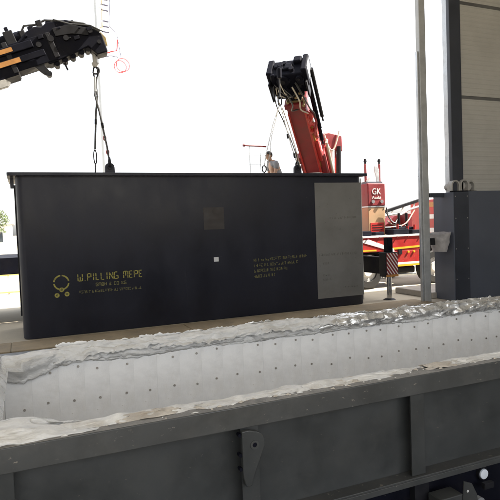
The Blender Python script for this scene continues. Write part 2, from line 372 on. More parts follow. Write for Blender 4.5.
for i in range(1, nmod): share(nb, fu, (i*P, random.uniform(-.004, .006), random.uniform(-.006, 0)))

# crumpled blanket over the wall tops
def cone(p): return mn.voronoi(p)[0][0]
def crum(x, t, s_):      # folded sheet: long folds along its length, slanting creases, a little fine crinkle
    w_ = .5*mn.noise(Vector((x*1.7, t*2, s_+1)))
    f1 = 1-2*abs(mn.noise(Vector((x*1.0+w_, t*4.2+w_*1.5, s_)))); f2 = 1-2*abs(mn.noise(Vector((x*3.2+t*2.2, t*3.4-x*1.1, s_+5))))
    f3 = 1-2*abs(mn.noise(Vector((x*8.5-t*4, t*6+x*2.5, s_+9)))); c = cone(Vector((x*12, t*6+x*2, s_+9)))
    return f1*.55+f2*.42+f3*.15+(c-.45)*.08-.33
def blanket(name, m, xa, xb, step, prof, drop, amp, seed, parent, lift=.035, ragx=.06, extra=None, thick=.004):
    n = int((xb-xa)/step); b = MB(); np_ = len(prof)
    for i in range(n+1):
        s_ = i/n; x = xa+(xb-xa)*s_
        rag = mn.noise(Vector((x*1.3+seed, 0, 0)))*.6+mn.noise(Vector((x*4.7+seed, 3, 0)))*.4+mn.noise(Vector((x*15+seed, 9, 0)))*.35+mn.noise(Vector((x*37+seed, 9, 0)))*.2
        lf = mn.noise(Vector((x*.9+seed*2, 5, 1)))*.5+mn.noise(Vector((x*3.1+seed*2, 5, 1)))*.4+mn.noise(Vector((x*11+seed*2, 5, 1)))*.25
        fade = min(1, min(s_, 1-s_)*(xb-xa)/.12)
        for j, (y, z, w) in enumerate(prof):
            t = j/(np_-1)
            p = Vector((x, y, z)); nrm = Vector((0, -w[0], w[1]))
            d = crum(x, t, seed)
            p += nrm*d*amp*(.35+.65*fade)
            p.x += amp*.9*mn.noise(Vector((x*6, t*5, seed))) + ragx*(mn.noise(Vector((t*4, seed, 3)))+.6*mn.noise(Vector((t*13, seed, 3))))*(1-fade)
            p.y += amp*.5*mn.noise(Vector((x*8, t*5, seed+40)))
            p.z += lf*lift*max(0, 1-abs(t-.4)*1.6) + rag*drop*max(0, (t-.55)/.45)**1.2
            if extra: p += extra(x, t)
            b.v.append(p)
    for i in range(n):
        for j in range(np_-1):
            a = i*np_+j; b.f.append((a, a+1, a+np_+1, a+np_))
    o = b.build(name, m, parent, smooth=False)
    for p_ in o.data.polygons: p_.use_smooth = True
    o.data.set_sharp_from_angle(angle=R(32))
    sm = o.modifiers.new('thickness', 'SOLIDIFY'); sm.thickness = thick
    return o
def path_prof(pts, n):
    ds = [0]
    for a, b in zip(pts, pts[1:]): ds.append(ds[-1]+math.dist(a, b))
    out = []
    for i in range(n):
        s = ds[-1]*i/(n-1); k = max(j for j in range(len(ds)) if ds[j] <= s+1e-9); k = min(k, len(pts)-2)
        t = (s-ds[k])/(ds[k+1]-ds[k]); y = pts[k][0]+(pts[k+1][0]-pts[k][0])*t; z = pts[k][1]+(pts[k+1][1]-pts[k][1])*t
        dy, dz = pts[k+1][0]-pts[k][0], pts[k+1][1]-pts[k][1]; l = math.hypot(dy, dz)
        out.append((y, z, (max(.25, -dz/l), max(0.1, -dy/l))))
    return out
def lump(x, t):     # the blanket bunches up towards its left end
    k = max(0, 1-abs(x-.02)/.5); return Vector((.05*k*mn.noise(Vector((x*9, t*5, 2))), -.16*k*math.sin(t*3.0)-.04*k*mn.noise(Vector((x*7, t*6, 8))), -.17*k*t*t+.02*k))
far_prof = path_prof([(-4.43, .58), (-4.44, .66), (-4.50, .685), (-4.59, .68), (-4.625, .64), (-4.63, .59), (-4.615, .555)], 32)
blanket('fibre_blanket', 'blanket', -.30, 3.75, .012, far_prof, .06, .05, 3.0, fu, extra=lump)
blanket('foil_blanket', 'foil', 3.45, 8.85, .012, far_prof, .06, .052, 5.0, fu, ragx=.2, extra=lambda x, t: Vector((0, -.012, .006)))
over = path_prof([(-4.47, .675), (-4.53, .70), (-4.60, .695), (-4.645, .655), (-4.655, .61)], 22)
for xa, xb, sd_, m_ in ((.32, 1.55, 51., 'blanket'), (1.35, 2.6, 57., 'blanket'), (2.35, 3.9, 63., 'blanket'), (4.3, 5.6, 71., 'foil'), (5.9, 7.6, 77., 'foil')):
    blanket('loose_sheet', m_, xa, xb, .012, over, .10, .05, sd_, fu, ragx=.15, lift=.06)
lip = path_prof([(-4.475, .655), (-4.485, .685), (-4.50, .705), (-4.52, .715)], 8)
for xa, xb, sd_ in ((.35, 1.3, 81.), (1.2, 2.3, 83.), (2.2, 3.5, 85.), (3.4, 4.9, 87.), (4.8, 6.4, 89.), (6.3, 8.6, 91.)):
    blanket('torn_lip', 'foil' if xa > 2 else 'fibre', xa, xb, .008, lip, .07, .03, sd_, fu, ragx=.04, lift=.02)
MB().box(FX0+.01, FX1-.01, -7.154, -6.995, .7005, .7025).build('dust_film', 'dust', fu)
wad_prof = path_prof([(-4.50, .62), (-4.60, .64), (-4.62, .60), (-4.606, .53)], 14)
blanket('fibre_edge', 'fibre_wad', .7, 8.8, .014, wad_prof, .05, .02, 9.0, fu)
near_prof = path_prof([(-7.075, .697), (-7.04, .706), (-6.99, .714), (-6.95, .71), (-6.92, .66)], 20)
blanket('near_fibre_edge', 'fibre_wad', -.30, 8.8, .009, near_prof, .03, .030, 15.0, fu, lift=.07)
def fold_end(x, t):     # the fold runs out flat at its right end
    k = max(0, min(1, (x-.0)/.36)); k = k*k*(3-2*k); return Vector((.10*math.sin(t*9)*k, .05*k*(.5-t), -.085*k*math.sin(math.pi*t)))
fold_prof = path_prof([(-7.13, .700), (-7.12, .735), (-7.05, .77), (-6.97, .79), (-6.90, .79), (-6.86, .73), (-6.87, .66)], 30)
blanket('near_blanket_fold', 'blanket', -.40, .34, .008, fold_prof, .05, .085, 22.0, fu, ragx=.03, lift=.05, extra=fold_end)
fp2 = path_prof([(-7.085, .702), (-7.05, .708), (-7.01, .722), (-6.96, .71)], 16)
for xa, xb, sd_, m_ in ((.6, .95, 27., 'fibre_dirty'), (1.1, 1.9, 29., 'blanket'), (2.05, 2.35, 31., 'fibre_dirty'), (2.2, 2.75, 36., 'blanket'), (3.0, 3.35, 41., 'fibre_dirty'), (3.3, 3.9, 44., 'blanket')):
    blanket('torn_fibre_flap', m_, xa, xb, .008, fp2, .03, .045, sd_, fu, ragx=.05, lift=.06)
# loose torn scraps on the near wall top
for i in range(190):
    x = random.uniform(-.1, 5.5); y = random.triangular(-7.15, -6.97, -7.04); r = random.uniform(.004, .016); b = MB(); nn = 7
    pts = []
    for k in range(nn):
        a = 2*math.pi*k/nn; rr = r*random.uniform(.5, 1.3); pts.append((x+rr*1.6*math.cos(a), y+rr*.8*math.sin(a), .7028+random.uniform(0, .004)))
    top = (x, y, .705+r*random.uniform(.4, 1.1))
    b.add(pts+[top], [(k, (k+1) % nn, nn) for k in range(nn)]+[tuple(range(nn))[::-1]])
    b.build('fibre_scrap', random.choice(('fibre_wad', 'fibre_dirty', 'fibre_wad')), fu)
end_prof_b = MB(); n1, n2 = 60, 14
for i in range(n1+1):
    y = -4.55-2.35*i/n1
    for j in range(n2+1):
        t = j/n2; p = Vector((-.36+.24*t, y, .64+.09*math.sin(t*2.6)-.16*max(0, t-.6)/.4*.7))
        p += Vector((.3, 0, 1))*crum(y*.6, t*.5, 5)*.022
        end_prof_b.v.append(p)
for i in range(n1):
    for j in range(n2): a = i*(n2+1)+j; end_prof_b.f.append((a, a+1, a+n2+2, a+n2+1))
o = end_prof_b.build('end_foil_blanket', 'foil', fu); [setattr(p, 'use_smooth', True) for p in o.data.polygons]

# ---------------------------------------------------------------- kettle
KL, KH, KW, KR = 7.325, 3.0, 1.52, .16
ke = empty('zinc_kettle', (KL/2, KW/2, .0), 'huge dark blue-black steel kettle with yellow stencilling hanging from crane slings', 'kettle')
def rrect(x0, x1, y0, y1, r, seg=6):
    o = []
    for cx, cy, a0 in ((x1-r, y0+r, -90), (x1-r, y1-r, 0), (x0+r, y1-r, 90), (x0+r, y0+r, 180)):
        for i in range(seg+1): a = R(a0+90*i/seg); o.append((cx+r*math.cos(a), cy+r*math.sin(a)))
    return o
outr = rrect(0, KL, 0, KW, KR); inr = rrect(.05, KL-.05, .05, KW-.05, KR-.05); n = len(outr)
b = MB(); vs = [(x, y, .022) for x, y in outr] + [(x, y, KH-.062) for x, y in outr] + [(x, y, KH-.062) for x, y in inr] + [(x, y, .12) for x, y in inr]
bt = rrect(.02, KL-.02, .015, KW-.015, KR-.02); vs += [(x, y, .004) for x, y in bt]; fs = []
for i in range(n):
    j = (i+1) % n
    fs += [(i, j, n+j, n+i), (n+i, n+j, 2*n+j, 2*n+i), (2*n+i, 2*n+j, 3*n+j, 3*n+i), (4*n+i, 4*n+j, j, i)]
fs += [tuple(range(3*n, 4*n)), tuple(range(4*n, 5*n))[::-1]]
b.add(vs, fs); body = b.build('body', 'kettle_paint', ke, smooth=True)
ofl = rrect(-.13, KL+.075, -.12, KW+.12, .05, 3); ifl = rrect(.06, KL-.06, .06, KW-.06, .08, 3); n = len(ofl)
b = MB(); b.add([(x, y, z) for z in (KH-.06, KH) for x, y in ofl] + [(x, y, z) for z in (KH-.06, KH) for x, y in ifl],
   sum([[(i, (i+1) % n, n+(i+1) % n, n+i), (2*n+i, 3*n+i, 3*n+(i+1) % n, 2*n+(i+1) % n), (n+i, n+(i+1) % n, 3*n+(i+1) % n, 3*n+i), (i, 2*n+i, 2*n+(i+1) % n, (i+1) % n)] for i in range(n)], []))
b.build('flange', 'kettle_paint', ke, bevel=.006)
# end gussets under the flange and a slim strip down the left end
for x in (-.055, KL+.03): MB().box(x-.03, x+.03, .25, .27, KH-.26, KH-.062).build('gusset', 'kettle_paint', ke)
MB().box(-.028, .004, .20, .30, .42, KH-.20).build('end_strip', 'dark_steel', ke, bevel=.004)
gp = MB().box(6.06, 7.27, -.006, .001, .22, 2.80).build('bare_panel', 'bare_sheet', ke, bevel=.002); gp['label'] = 'unpainted grey rectangle on the kettle side'
# faint chalk writing on the bare panel
def scrawl(x, z, w, h, name, m, parent, y=-.0085, dens=1.0, tilt=0.):
    b = MB(); cx = x; th = h*.17
    while cx < x+w:
        cw = h*random.uniform(.45, .62); dz = (cx-x)*tilt
        for k in range(random.choice((2, 3, 3, 4))):
            r = random.random()
            if r < .5:
                sx = cx+random.choice((0, .42, .84))*cw; za = random.choice((0, .1)); zb = random.choice((.5, .95, 1))
                b.box(sx, sx+th, y-.0006*k, y+.0006*k+.001, z+dz+h*za, z+dz+h*zb)
            else:
                zz = random.choice((0, .42, .84)); b.box(cx, cx+cw, y-.0006*k-.0003, y+.0006*k+.0013, z+dz+h*zz, z+dz+h*zz+th)
        cx += cw+h*random.choice((.22, .22, .25, .6))/dens
    o = b.build(name, m, parent); o['kind'] = 'stuff'; return o
scrawl(6.42, 1.99, .70, .045, 'chalk_mark', 'chalk', gp); scrawl(6.12, 1.17, .95, .055, 'chalk_mark', 'chalk', gp)
for z, w in ((.98, .16), (.72, .18), (.62, .20)): scrawl(6.2, z, w, .045, 'chalk_mark', 'chalk', gp)
scrawl(6.72, .42, .38, .035, 'chalk_mark', 'chalk', gp)
MB().box(3.47, 3.91, -.004, .001, 1.86, 2.31).build('square_patch', 'kettle_patch', ke)['label'] = 'dull brown square patch'
MB().box(3.655, 3.755, -.004, .001, 1.20, 1.29).build('sticker', 'sticker', ke)
MB().prism([(KL-.03+.0, .035, .10), (KL+.001, .10, .10), (KL+.008, .095, .10), (KL-.022, .027, .10)], (0, 0, KH-.20)).build('rim_highlight', 'white_paint', ke)['label'] = 'painted bright rim highlight on the right edge'  # white strip stands for the light caught on the kettle's corner
# weld seams
for x in (3.05,): MB().cyl((x, .0055, .07), (x, .0055, KH-.065), .006, 8).build('weld_seam', 'kettle_paint', ke)
# stencil lettering
S = {'W': [(0, 0, 0, 1), (.5, 0, .5, .6), (1, 0, 1, 1), (0, 0, 1, 0)], 'P': [(0, 0, 0, 1), (0, 1, 1, 1), (1, .5, 1, 1), (0, .5, 1, .5)], 'I': [(.5, 0, .5, 1)],
     'L': [(0, 0, 0, 1), (0, 0, 1, 0)], 'N': [(0, 0, 0, 1), (1, 0, 1, 1), (.08, .95, .92, .05)], 'G': [(0, 0, 0, 1), (0, 1, 1, 1), (0, 0, 1, 0), (1, 0, 1, .45), (.55, .45, 1, .45)],
     'M': [(0, 0, 0, 1), (1, 0, 1, 1), (.5, .35, .5, 1), (0, 1, 1, 1)], 'E': [(0, 0, 0, 1), (0, 1, 1, 1), (0, .5, .8, .5), (0, 0, 1, 0)], '.': [(.35, 0, .65, 0)],
     'B': [(0, 0, 0, 1), (1, 0, 1, 1), (0, 0, 1, 0), (0, .5, 1, .5), (0, 1, 1, 1)], 'H': [(0, 0, 0, 1), (1, 0, 1, 1), (0, .5, 1, .5)], 'C': [(0, 0, 0, 1), (0, 0, 1, 0), (0, 1, 1, 1)],
     'O': [(0, 0, 0, 1), (1, 0, 1, 1), (0, 0, 1, 0), (0, 1, 1, 1)], 'K': [(0, 0, 0, 1), (.1, .5, 1, 1), (.1, .5, 1, 0)], '&': [(0, 0, 1, 1), (0, .5, 1, 0), (0, 0, 1, 0), (0, 1, .7, 1)]}
def stencil(txt, x, z, w, h, m, parent, th=.016, gap=.012, y=-.003):
    n = len(txt); wid = [.5 if c in '.I' else (.75 if c == ' ' else (1.25 if c in 'MW' else 1)) for c in txt]; u = w/(sum(wid)+.45*(n-1))
    cx = x
    for c, ww in zip(txt, wid):
        b = MB(); k = 0
        for (xa, za, xb, zb) in S.get(c, []):
            k += 1; yy = y-.0002*k
            A = Vector((cx+xa*ww*u, 0, z+za*h)); B = Vector((cx+xb*ww*u, 0, z+zb*h)); d = B-A; L_ = d.length
            if L_ < .05: segs = [(0, 1)]
            else: segs = [(.0, .5-gap/L_/2), (.5+gap/L_/2, 1.)] if L_ > h*.8 and xa == xb else [(gap/L_, 1-gap/L_)] if xa != xb else [(0, 1)]
            for t0, t1 in segs:
                p = A+d*t0; q = A+d*t1; nn = Vector((-d.z, 0, d.x)).normalized()*th/2
                if (q-p).length < .006: q = p+d.normalized()*.012
                b.add([(p-nn)+Vector((0, yy, 0)), (q-nn)+Vector((0, yy, 0)), (q+nn)+Vector((0, yy, 0)), (p+nn)+Vector((0, yy, 0)),
                       (p-nn)+Vector((0, .001, 0)), (q-nn)+Vector((0, .001, 0)), (q+nn)+Vector((0, .001, 0)), (p+nn)+Vector((0, .001, 0))],
                      [(0, 1, 2, 3), (4, 7, 6, 5), (0, 4, 5, 1), (1, 5, 6, 2), (2, 6, 7, 3), (3, 7, 4, 0)])
        if b.v: b.build('stencil_letter', m, parent)
        cx += (ww+.45)*u
stencil('W.PILLING MEPE', .98, 1.0, 1.20, .125, 'stencil', ke)
stencil('GMBH & CO KG', 1.30, .885, .56, .055, 'stencil_faint', ke, th=.011, gap=.006)
scrawl(.99, .765, 1.16, .05, 'stencil_line', 'stencil_faint', ke, y=-.002)
for k, (w, z) in enumerate(((1.27, 1.145), (1.03, 1.03), (.76, .915), (.50, .80))): scrawl(4.54, z, w, .062, 'stencil_line', 'stencil_faint', ke, y=-.002, tilt=.025)
lgm = empty
b = MB()
for a0, a1 in ((8, 84), (96, 172), (188, 250), (290, 352)): b.ring((.685, .995), .142, .116, R(a0), R(a1), -.004, .001, 14)
emb = b.build('stencil_emblem', 'stencil', ke)
for x, z in ((.685, .862), (.600, .765), (.775, .775)):
    b = MB(); b.ring((x, z), .043, .017, 0, 2*math.pi, -.005, .001, 18); b.cyl((x, -.005, z), (x, .001, z), .009, 10); b.build('emblem_dot', 'stencil', emb)
# lifting lugs standing on the kettle rim
def klug(x, lab):
    pts = [(x-.10, .72, KH+.001), (x+.10, .72, KH+.001)] + [(x+.095*math.cos(R(a)), .72, KH+.19+.095*math.sin(R(a))) for a in range(0, 181, 15)]
    b = MB().prism(pts, (0, .06, 0)); b.box(x-.14, x+.14, .05, 1.45, KH-.075, KH+.0005); o = b.build('lifting_beam', 'kettle_paint', ke, bevel=.006)
    MB().ring((x, KH+.19), .05, .032, 0, 2*math.pi, .71, .79, 16).build('eye_ring', 'dark_steel', o)
klug(1.77, ''); klug(6.05, '')
for x in (1.48, 5.18): MB().box(x-.04, x+.04, .6, .9, KH-.05, KH+.03).build('rim_clip', 'dark_steel', ke); MB().box(x-.06, x+.06, .05, 1.46, KH-.1, KH-.052).build('cross_tie', 'dark_steel', ke)

# ---------------------------------------------------------------- slings
def sling(name, pts_list, lab, hookpts):
    e = empty(name, pts_list[0][-1], lab, 'sling', 'lifting slings on the kettle')
    return e
def link(b, c, r, ax, length=1.6, tr=.012):
    b.tube([Vector(c)+Vector((math.cos(a)*r*ax[0], math.cos(a)*r*ax[1], math.sin(a)*r*length)) for a in [2*math.pi*i/16 for i in range(16)]], tr, 6, closed=True)
e = empty('lifting_sling', (1.6, .75, 3.06), 'wire rope sling under the black crane boom at left', 'sling', 'lifting slings on the kettle')
link_b = MB(); link(link_b, (1.585, .75, 5.08), .045, (1, 0), 2.4, .018); link_b.build('master_link', 'dark_steel', e, smooth=True)
MB().tube([(1.57, .75, 4.98), (1.60, .76, 4.6), (1.555, .76, 4.3), (1.50, .75, 3.55)], .021, 8).build('rope_leg', 'hose', e, smooth=True)
MB().tube([(1.60, .74, 4.98), (1.55, .74, 4.62), (1.62, .74, 4.3), (1.735, .75, 3.62), (1.765, .75, 3.36)], .021, 8).build('rope_leg', 'hose', e, smooth=True)
b = MB(); b.cyl((1.56, .75, 4.7), (1.57, .75, 4.98), .032, 8); b.build('ferrule', 'galv', e)
for p, q in (((1.545, .755, 4.15), (1.54, .755, 4.05)), ((1.66, .742, 4.08), (1.675, .742, 3.98))): MB().cyl(p, q, .028, 8).build('ferrule', 'dark_steel', e)
b = MB(); link(b, (1.495, .75, 3.40), .028, (1, 0), 5.0, .013); b.build('turnbuckle', 'dark_steel', e, smooth=True)
MB().cyl((1.49, .75, 3.27), (1.48, .75, 3.03), .013, 8).build('rim_rod', 'dark_steel', e)
b = MB(); link(b, (1.77, .75, 3.29), .075, (0, 1), 1.25, .022); b.build('shackle', 'dark_steel', e, smooth=True)
for p in ((1.70, .75, 3.78), (1.745, .75, 3.50)): link_b = MB(); link(link_b, p, .026, (1, 0), 1.8, .010); link_b.build('tag_ring', 'cable_red', e)

e2 = empty('lifting_sling', (5.6, .75, 3.06), 'pale wire rope sling under the red crane boom', 'sling', 'lifting slings on the kettle')
b = MB(); link(b, (5.68, .80, 4.74), .045, (1, 0), 2.4, .016); b.build('master_link', 'dark_steel', e2, smooth=True)
MB().tube([(5.66, .80, 4.64), (5.48, .79, 4.2), (5.30, .77, 3.62), (5.20, .75, 3.24)], .011, 8).build('rope_leg', 'galv_dull', e2, smooth=True)
MB().tube([(5.66, .80, 4.63), (5.42, .78, 3.9), (5.36, .76, 3.5), (5.24, .75, 3.16), (5.18, .75, 3.03)], .010, 8).build('rope_leg', 'galv_dull', e2, smooth=True)
MB().tube([(5.70, .80, 4.64), (5.80, .79, 4.2), (5.93, .77, 3.7), (6.03, .75, 3.36)], .013, 8).build('rope_leg', 'galv_dull', e2, smooth=True)
b = MB(); link(b, (5.20, .75, 3.18), .05, (1, 0), 1.5, .014); b.build('hook_ring', 'dark_steel', e2, smooth=True)
b = MB(); link(b, (6.05, .75, 3.27), .07, (0, 1), 1.25, .02); b.build('shackle', 'dark_steel', e2, smooth=True)
for p in ((5.84, .79, 4.0), (5.98, .76, 3.55)): MB().cyl(p, (p[0]+.02, p[1], p[2]-.11), .028, 8).build('ferrule', 'dark_steel', e2)

# ---------------------------------------------------------------- wheels
def wheel(parent, x, y, r=.5, w=.32, side=-1):
    b = MB(); n = 28; prof = [(r*.58, w/2), (r*.9, w/2), (r, w*.36), (r, -w*.36), (r*.9, -w/2), (r*.58, -w/2)]
    for i in range(n):
        a = 2*math.pi*i/n
        for rr, yy in prof: b.v.append(Vector((x+rr*math.cos(a), y+yy, r+rr*math.sin(a))))
    k = len(prof)
    for i in range(n):
        for j in range(k): b.f.append((i*k+j, i*k+(j+1) % k, ((i+1) % n)*k+(j+1) % k, ((i+1) % n)*k+j))
    t = b.build('wheel', 'rubber', parent, smooth=True)
    h = MB(); h.cyl((x, y+side*w*.30, r), (x, y-side*w*.30, r), r*.585, 20); h.cyl((x, y+side*w*.46, r), (x, y+side*w*.29, r), r*.26, 14, r*.34)
    for i in range(8): a = i*math.pi/4; h.cyl((x+r*.44*math.cos(a), y+side*w*.36, r+r*.44*math.sin(a)), (x+r*.44*math.cos(a), y+side*w*.29, r+r*.44*math.sin(a)), .025, 6)
    h.build('rim', 'white_paint', t, smooth=True)

# ---------------------------------------------------------------- red crane truck behind the kettle
ct = empty('crane_truck', (8.5, 3.35, 0), 'red crane truck with yellow and white stripes standing behind the dark kettle', 'crane truck')
Y0, Y1 = 2.12, 4.6
for y in (2.9, 3.8): MB().box(2.6, 13.6, y-.06, y+.06, .78, 1.04).build('chassis_rail', 'dark_steel', ct)
dk = MB(); dk.box(2.6, 8.55, Y0, Y1, 1.10, 1.43); dk.build('load_bed', 'black_paint', ct, bevel=.01)
for x in (3.6, 4.85, 8.93, 11.3): 
    for y, s in ((2.32, -1), (4.4, 1)): wheel(ct, x, y, .5, .34, s)
# side lockers: red plates, white sweeps, yellow lines
sk = MB(); sk.box(8.58, 11.02, Y0+.02, Y0+.5, 1.035, 1.47); sk.box(9.52, 10.7, Y0+.02, Y0+.5, .58, 1.034); s1 = sk.build('side_locker', 'red_paint', ct, bevel=.015)
MB().box(8.57, 11.03, Y0-.004, Y0+.52, 1.44, 1.49).build('white_band', 'white_paint', s1, bevel=.006)
def plate(poly, m, name, parent, y=Y0+.012, d=.006): return MB().prism([(x, y, z) for x, z in poly], (0, d+.002, 0)).build(name, m, parent)
plate([(8.59, 1.11), (9.2, 1.10), (9.2, 1.06), (8.59, 1.07)], 'yellow_paint', 'yellow_line', s1)
plate([(9.75, 1.13), (11.0, 1.17), (11.0, 1.115), (9.75, 1.075)], 'yellow_paint', 'yellow_line', s1, y=Y0+.011)
plate([(8.6, 1.36), (8.95, 1.40), (9.75, 1.12), (9.55, 1.08)], 'white_paint', 'white_sweep', s1, y=Y0+.008)
plate([(9.6, .70), (10.69, .70), (10.69, .64), (9.6, .64)], 'white_paint', 'white_line', s1)
plate([(9.53, .637), (10.69, .637), (10.69, .585), (9.53, .585)], 'yellow_paint', 'yellow_line', s1, y=Y0+.010)
b = MB(); b.cyl((9.62, Y0-.03, 1.0), (9.62, Y0+.021, 1.0), .17, 20); b.build('round_flap', 'white_paint', s1, bevel=.01, smooth=True)
b = MB(); b.box(9.95, 10.07, Y0-.01, Y0+.021, .93, 1.08); b.build('locker_latch', 'dark_steel', s1)
for x in (8.9, 9.3, 9.9, 10.3, 10.75): MB().cyl((x, Y0-.02, 1.43), (x, Y0+.021, 1.43), .022, 8).build('marker_lamp', 'red_dull', s1)
for x in (10.3, 10.5): MB().cyl((x, Y0-.015, .99), (x, Y0+.021, .99), .03, 10).build('marker_lamp', 'yellow_paint', s1)
# mudguards (arched)
for x in (8.93, 11.3):
    b = MB(); b.ring((x, .5), .66, .60, R(15), R(165), Y0+.03, Y0+.46, 14); b.build('mudguard', 'black_paint', ct)
b = MB(); b.box(9.62, 10.62, Y0+.1, Y0+.6, .36, .57); b.build('fuel_tank', 'dark_steel', ct, bevel=.05)
b = MB(); b.tube([(9.5, 2.3, .30), (9.75, 2.28, .34), (10.3, 2.28, .33), (10.7, 2.3, .30)], .03, 8); b.build('guard_tube', 'galv', ct)
MB().box(8.6, 11.0, Y0+.1, Y1-.1, 1.10, 1.40).build('crane_subframe', 'dark_steel', ct)
for x, w, h in ((9.0, .35, .14), (9.45, .3, .1), (10.2, .55, .16), (10.75, .3, .12)): MB().box(x-w/2, x+w/2, 2.3, 2.7, 1.492, 1.492+h).build('deck_fitting', 'black_paint', ct, bevel=.015)
# control tower with logo
tw = MB().box(9.54, 10.14, 2.95, 3.5, 1.48, 2.32).build('tower_base', 'tan_panel', ct, bevel=.02)
tp = MB().box(9.53, 10.15, 2.93, 3.52, 2.36, 3.03).build('tower_head', 'red_dull', ct, bevel=.025)
MB().box(9.53, 10.15, 2.94, 3.5, 2.321, 2.359).build('tower_trim', 'galv', ct)
text_mesh('GK', .26, 9.665, 2.921, 2.70, 'logo_letters', 'white_paint', tp, width=.31)
text_mesh('Acabi', .13, 9.66, 2.921, 2.565, 'logo_letters', 'white_paint', tp, width=.32)
for x in (9.68, 9.99): b = MB(); b.cyl((x, 2.88, 2.485), (x, 2.935, 2.485), .055, 14); b.build('work_lamp', 'chrome', tp, smooth=True)
for x in (9.60, 10.10):
    b = MB(); b.box(x-.028, x+.028, 3.1, 3.16, 3.031, 3.62); pz = b.build('tower_post', 'red_dull', ct, bevel=.008)
    b = MB(); b.cyl((x, 3.13, 3.62), (x, 3.13, 3.68), .03, 8); b.cyl((x, 3.13, 3.68), (x, 3.13, 3.77), .055, 10, .04); b.build('beacon', 'dark_steel', pz, smooth=True)
b = MB(); b.prism([(9.98, 3.09, 3.03), (10.07, 3.09, 3.03), (10.07, 3.09, 3.45), (10.0, 3.09, 3.58), (9.9, 3.09, 3.56), (9.90, 3.09, 3.40), (9.95, 3.09, 3.25)], (0, .04, 0)); b.build('curved_guard', 'galv', ct, bevel=.01)
b = MB(); b.box(9.56, 10.13, 3.02, 3.3, 3.031, 3.09); b.build('tower_sill', 'slate', ct)
MB().beam((9.60, 3.1, 3.09), (9.72, 3.1, 3.2), .05, .05).build('tower_bracket', 'galv_dull', ct)
MB().box(9.60, 10.08, 2.940, 2.9495, 1.52, 1.86).build('tower_cover', 'red_paint', tw, bevel=.004)
for i in range(4): MB().box(9.66, 10.02, 2.933, 2.9395, 1.57+i*.07, 1.59+i*.07).build('grille_slat', 'dark_steel', tw)
for x in (9.6, 10.08): MB().cyl((x, 2.942, 2.26), (x, 2.951, 2.26), .018, 8).build('cover_bolt', 'dark_steel', tw)
for (xa, za), (xb, zb), sag, m_ in (((10.12, 2.3), (10.55, 1.95), .28, 'hose'), ((10.12, 2.15), (10.9, 1.75), .2, 'hose'), ((10.3, 1.7), (11.0, 1.95), .1, 'red_paint'), ((10.15, 1.9), (11.2, 2.2), .3, 'hose_pale')):
    MB().tube([(xa+(xb-xa)*t_/8, 2.86+.04*math.sin(t_), za+(zb-za)*t_/8-sag*math.sin(math.pi*t_/8)) for t_ in range(9)], .02, 7).build('deck_hose', m_, ct, smooth=True)
for x, z in ((10.35, 1.70), (10.72, 1.62), (10.98, 1.66)): MB().cyl((x, 2.66, 1.49), (x, 2.66, z+.1), .035, 10).build('lever_post', 'red_paint', ct, smooth=True)
# folded jib between tower and cab
MB().beam((10.25, 3.2, 2.17), (11.9, 3.2, 2.58), .10, .09).build('folded_jib', 'dark_steel', ct, bevel=.01)
b = MB(); b.tube([(10.25, 3.18, 2.05), (10.6, 3.17, 2.10), (10.9, 3.17, 2.08), (11.2, 3.17, 2.22), (11.8, 3.17, 2.36)], .035, 8); b.build('jib_tube', 'white_paint', ct, smooth=True)
for x in (10.55, 10.95, 11.4): MB().beam((x, 3.19, 2.1+(x-10.5)*.22), (x+.08, 3.19, 2.19+(x-10.25)*.25), .03, .03).build('jib_brace', 'white_paint', ct)
b = MB(); b.prism([(10.42, 3.4, 1.72), (11.0, 3.4, 1.72), (11.0, 3.4, 2.06), (10.85, 3.4, 2.06)], (0, .4, 0)); b.build('tool_box', 'red_dull', ct, bevel=.01)
b = MB(); b.box(11.02, 11.18, 3.0, 3.5, 1.5, 2.1); b.build('exhaust_stack', 'red_dull', ct, bevel=.01)
for x in (10.60, 10.88): MB().cyl((x, 2.9, 1.49), (x, 2.9, 2.12), .04, 10).build('stake', 'dark_steel', ct)
MB().box(10.3, 11.05, 2.7, 3.3, 1.48, 1.7).build('hydraulic_tank', 'black_paint', ct, bevel=.02)
# cab
cb = MB(); cb.prism([(12.35, Y0, .95), (13.5, Y0, .55), (13.6, Y0, 1.6), (13.2, Y0, 2.55), (12.35, Y0, 2.55)], (0, 2.4, 0)); cab = cb.build('cab', 'red_paint', ct, bevel=.05)
MB().box(12.34, 13.0, Y0-.006, Y0+1.6, 2.30, 2.45).build('cab_stripe', 'orange_decal', cab)
MB().box(12.34, 13.3, Y0-.006, Y0+1.6, 1.92, 2.06).build('cab_stripe', 'white_paint', cab)
MB().box(12.34, 13.5, Y0-.006, Y0+1.6, 1.47, 1.62).build('cab_stripe', 'white_paint', cab)
MB().box(12.34, 13.5, Y0-.006, Y0+1.6, 1.20, 1.27).build('cab_stripe', 'yellow_paint', cab)
MB().prism([(12.5, Y0-.01, 1.75), (12.9, Y0-.01, 1.75), (12.7, Y0-.01, 2.4), (12.5, Y0-.01, 2.4)], (0, .02, 0)).build('door_window', 'glass', cab)
MB().box(12.5, 12.68, Y0-.03, Y0, 1.52, 1.56).build('door_handle', 'dark_steel', cab)
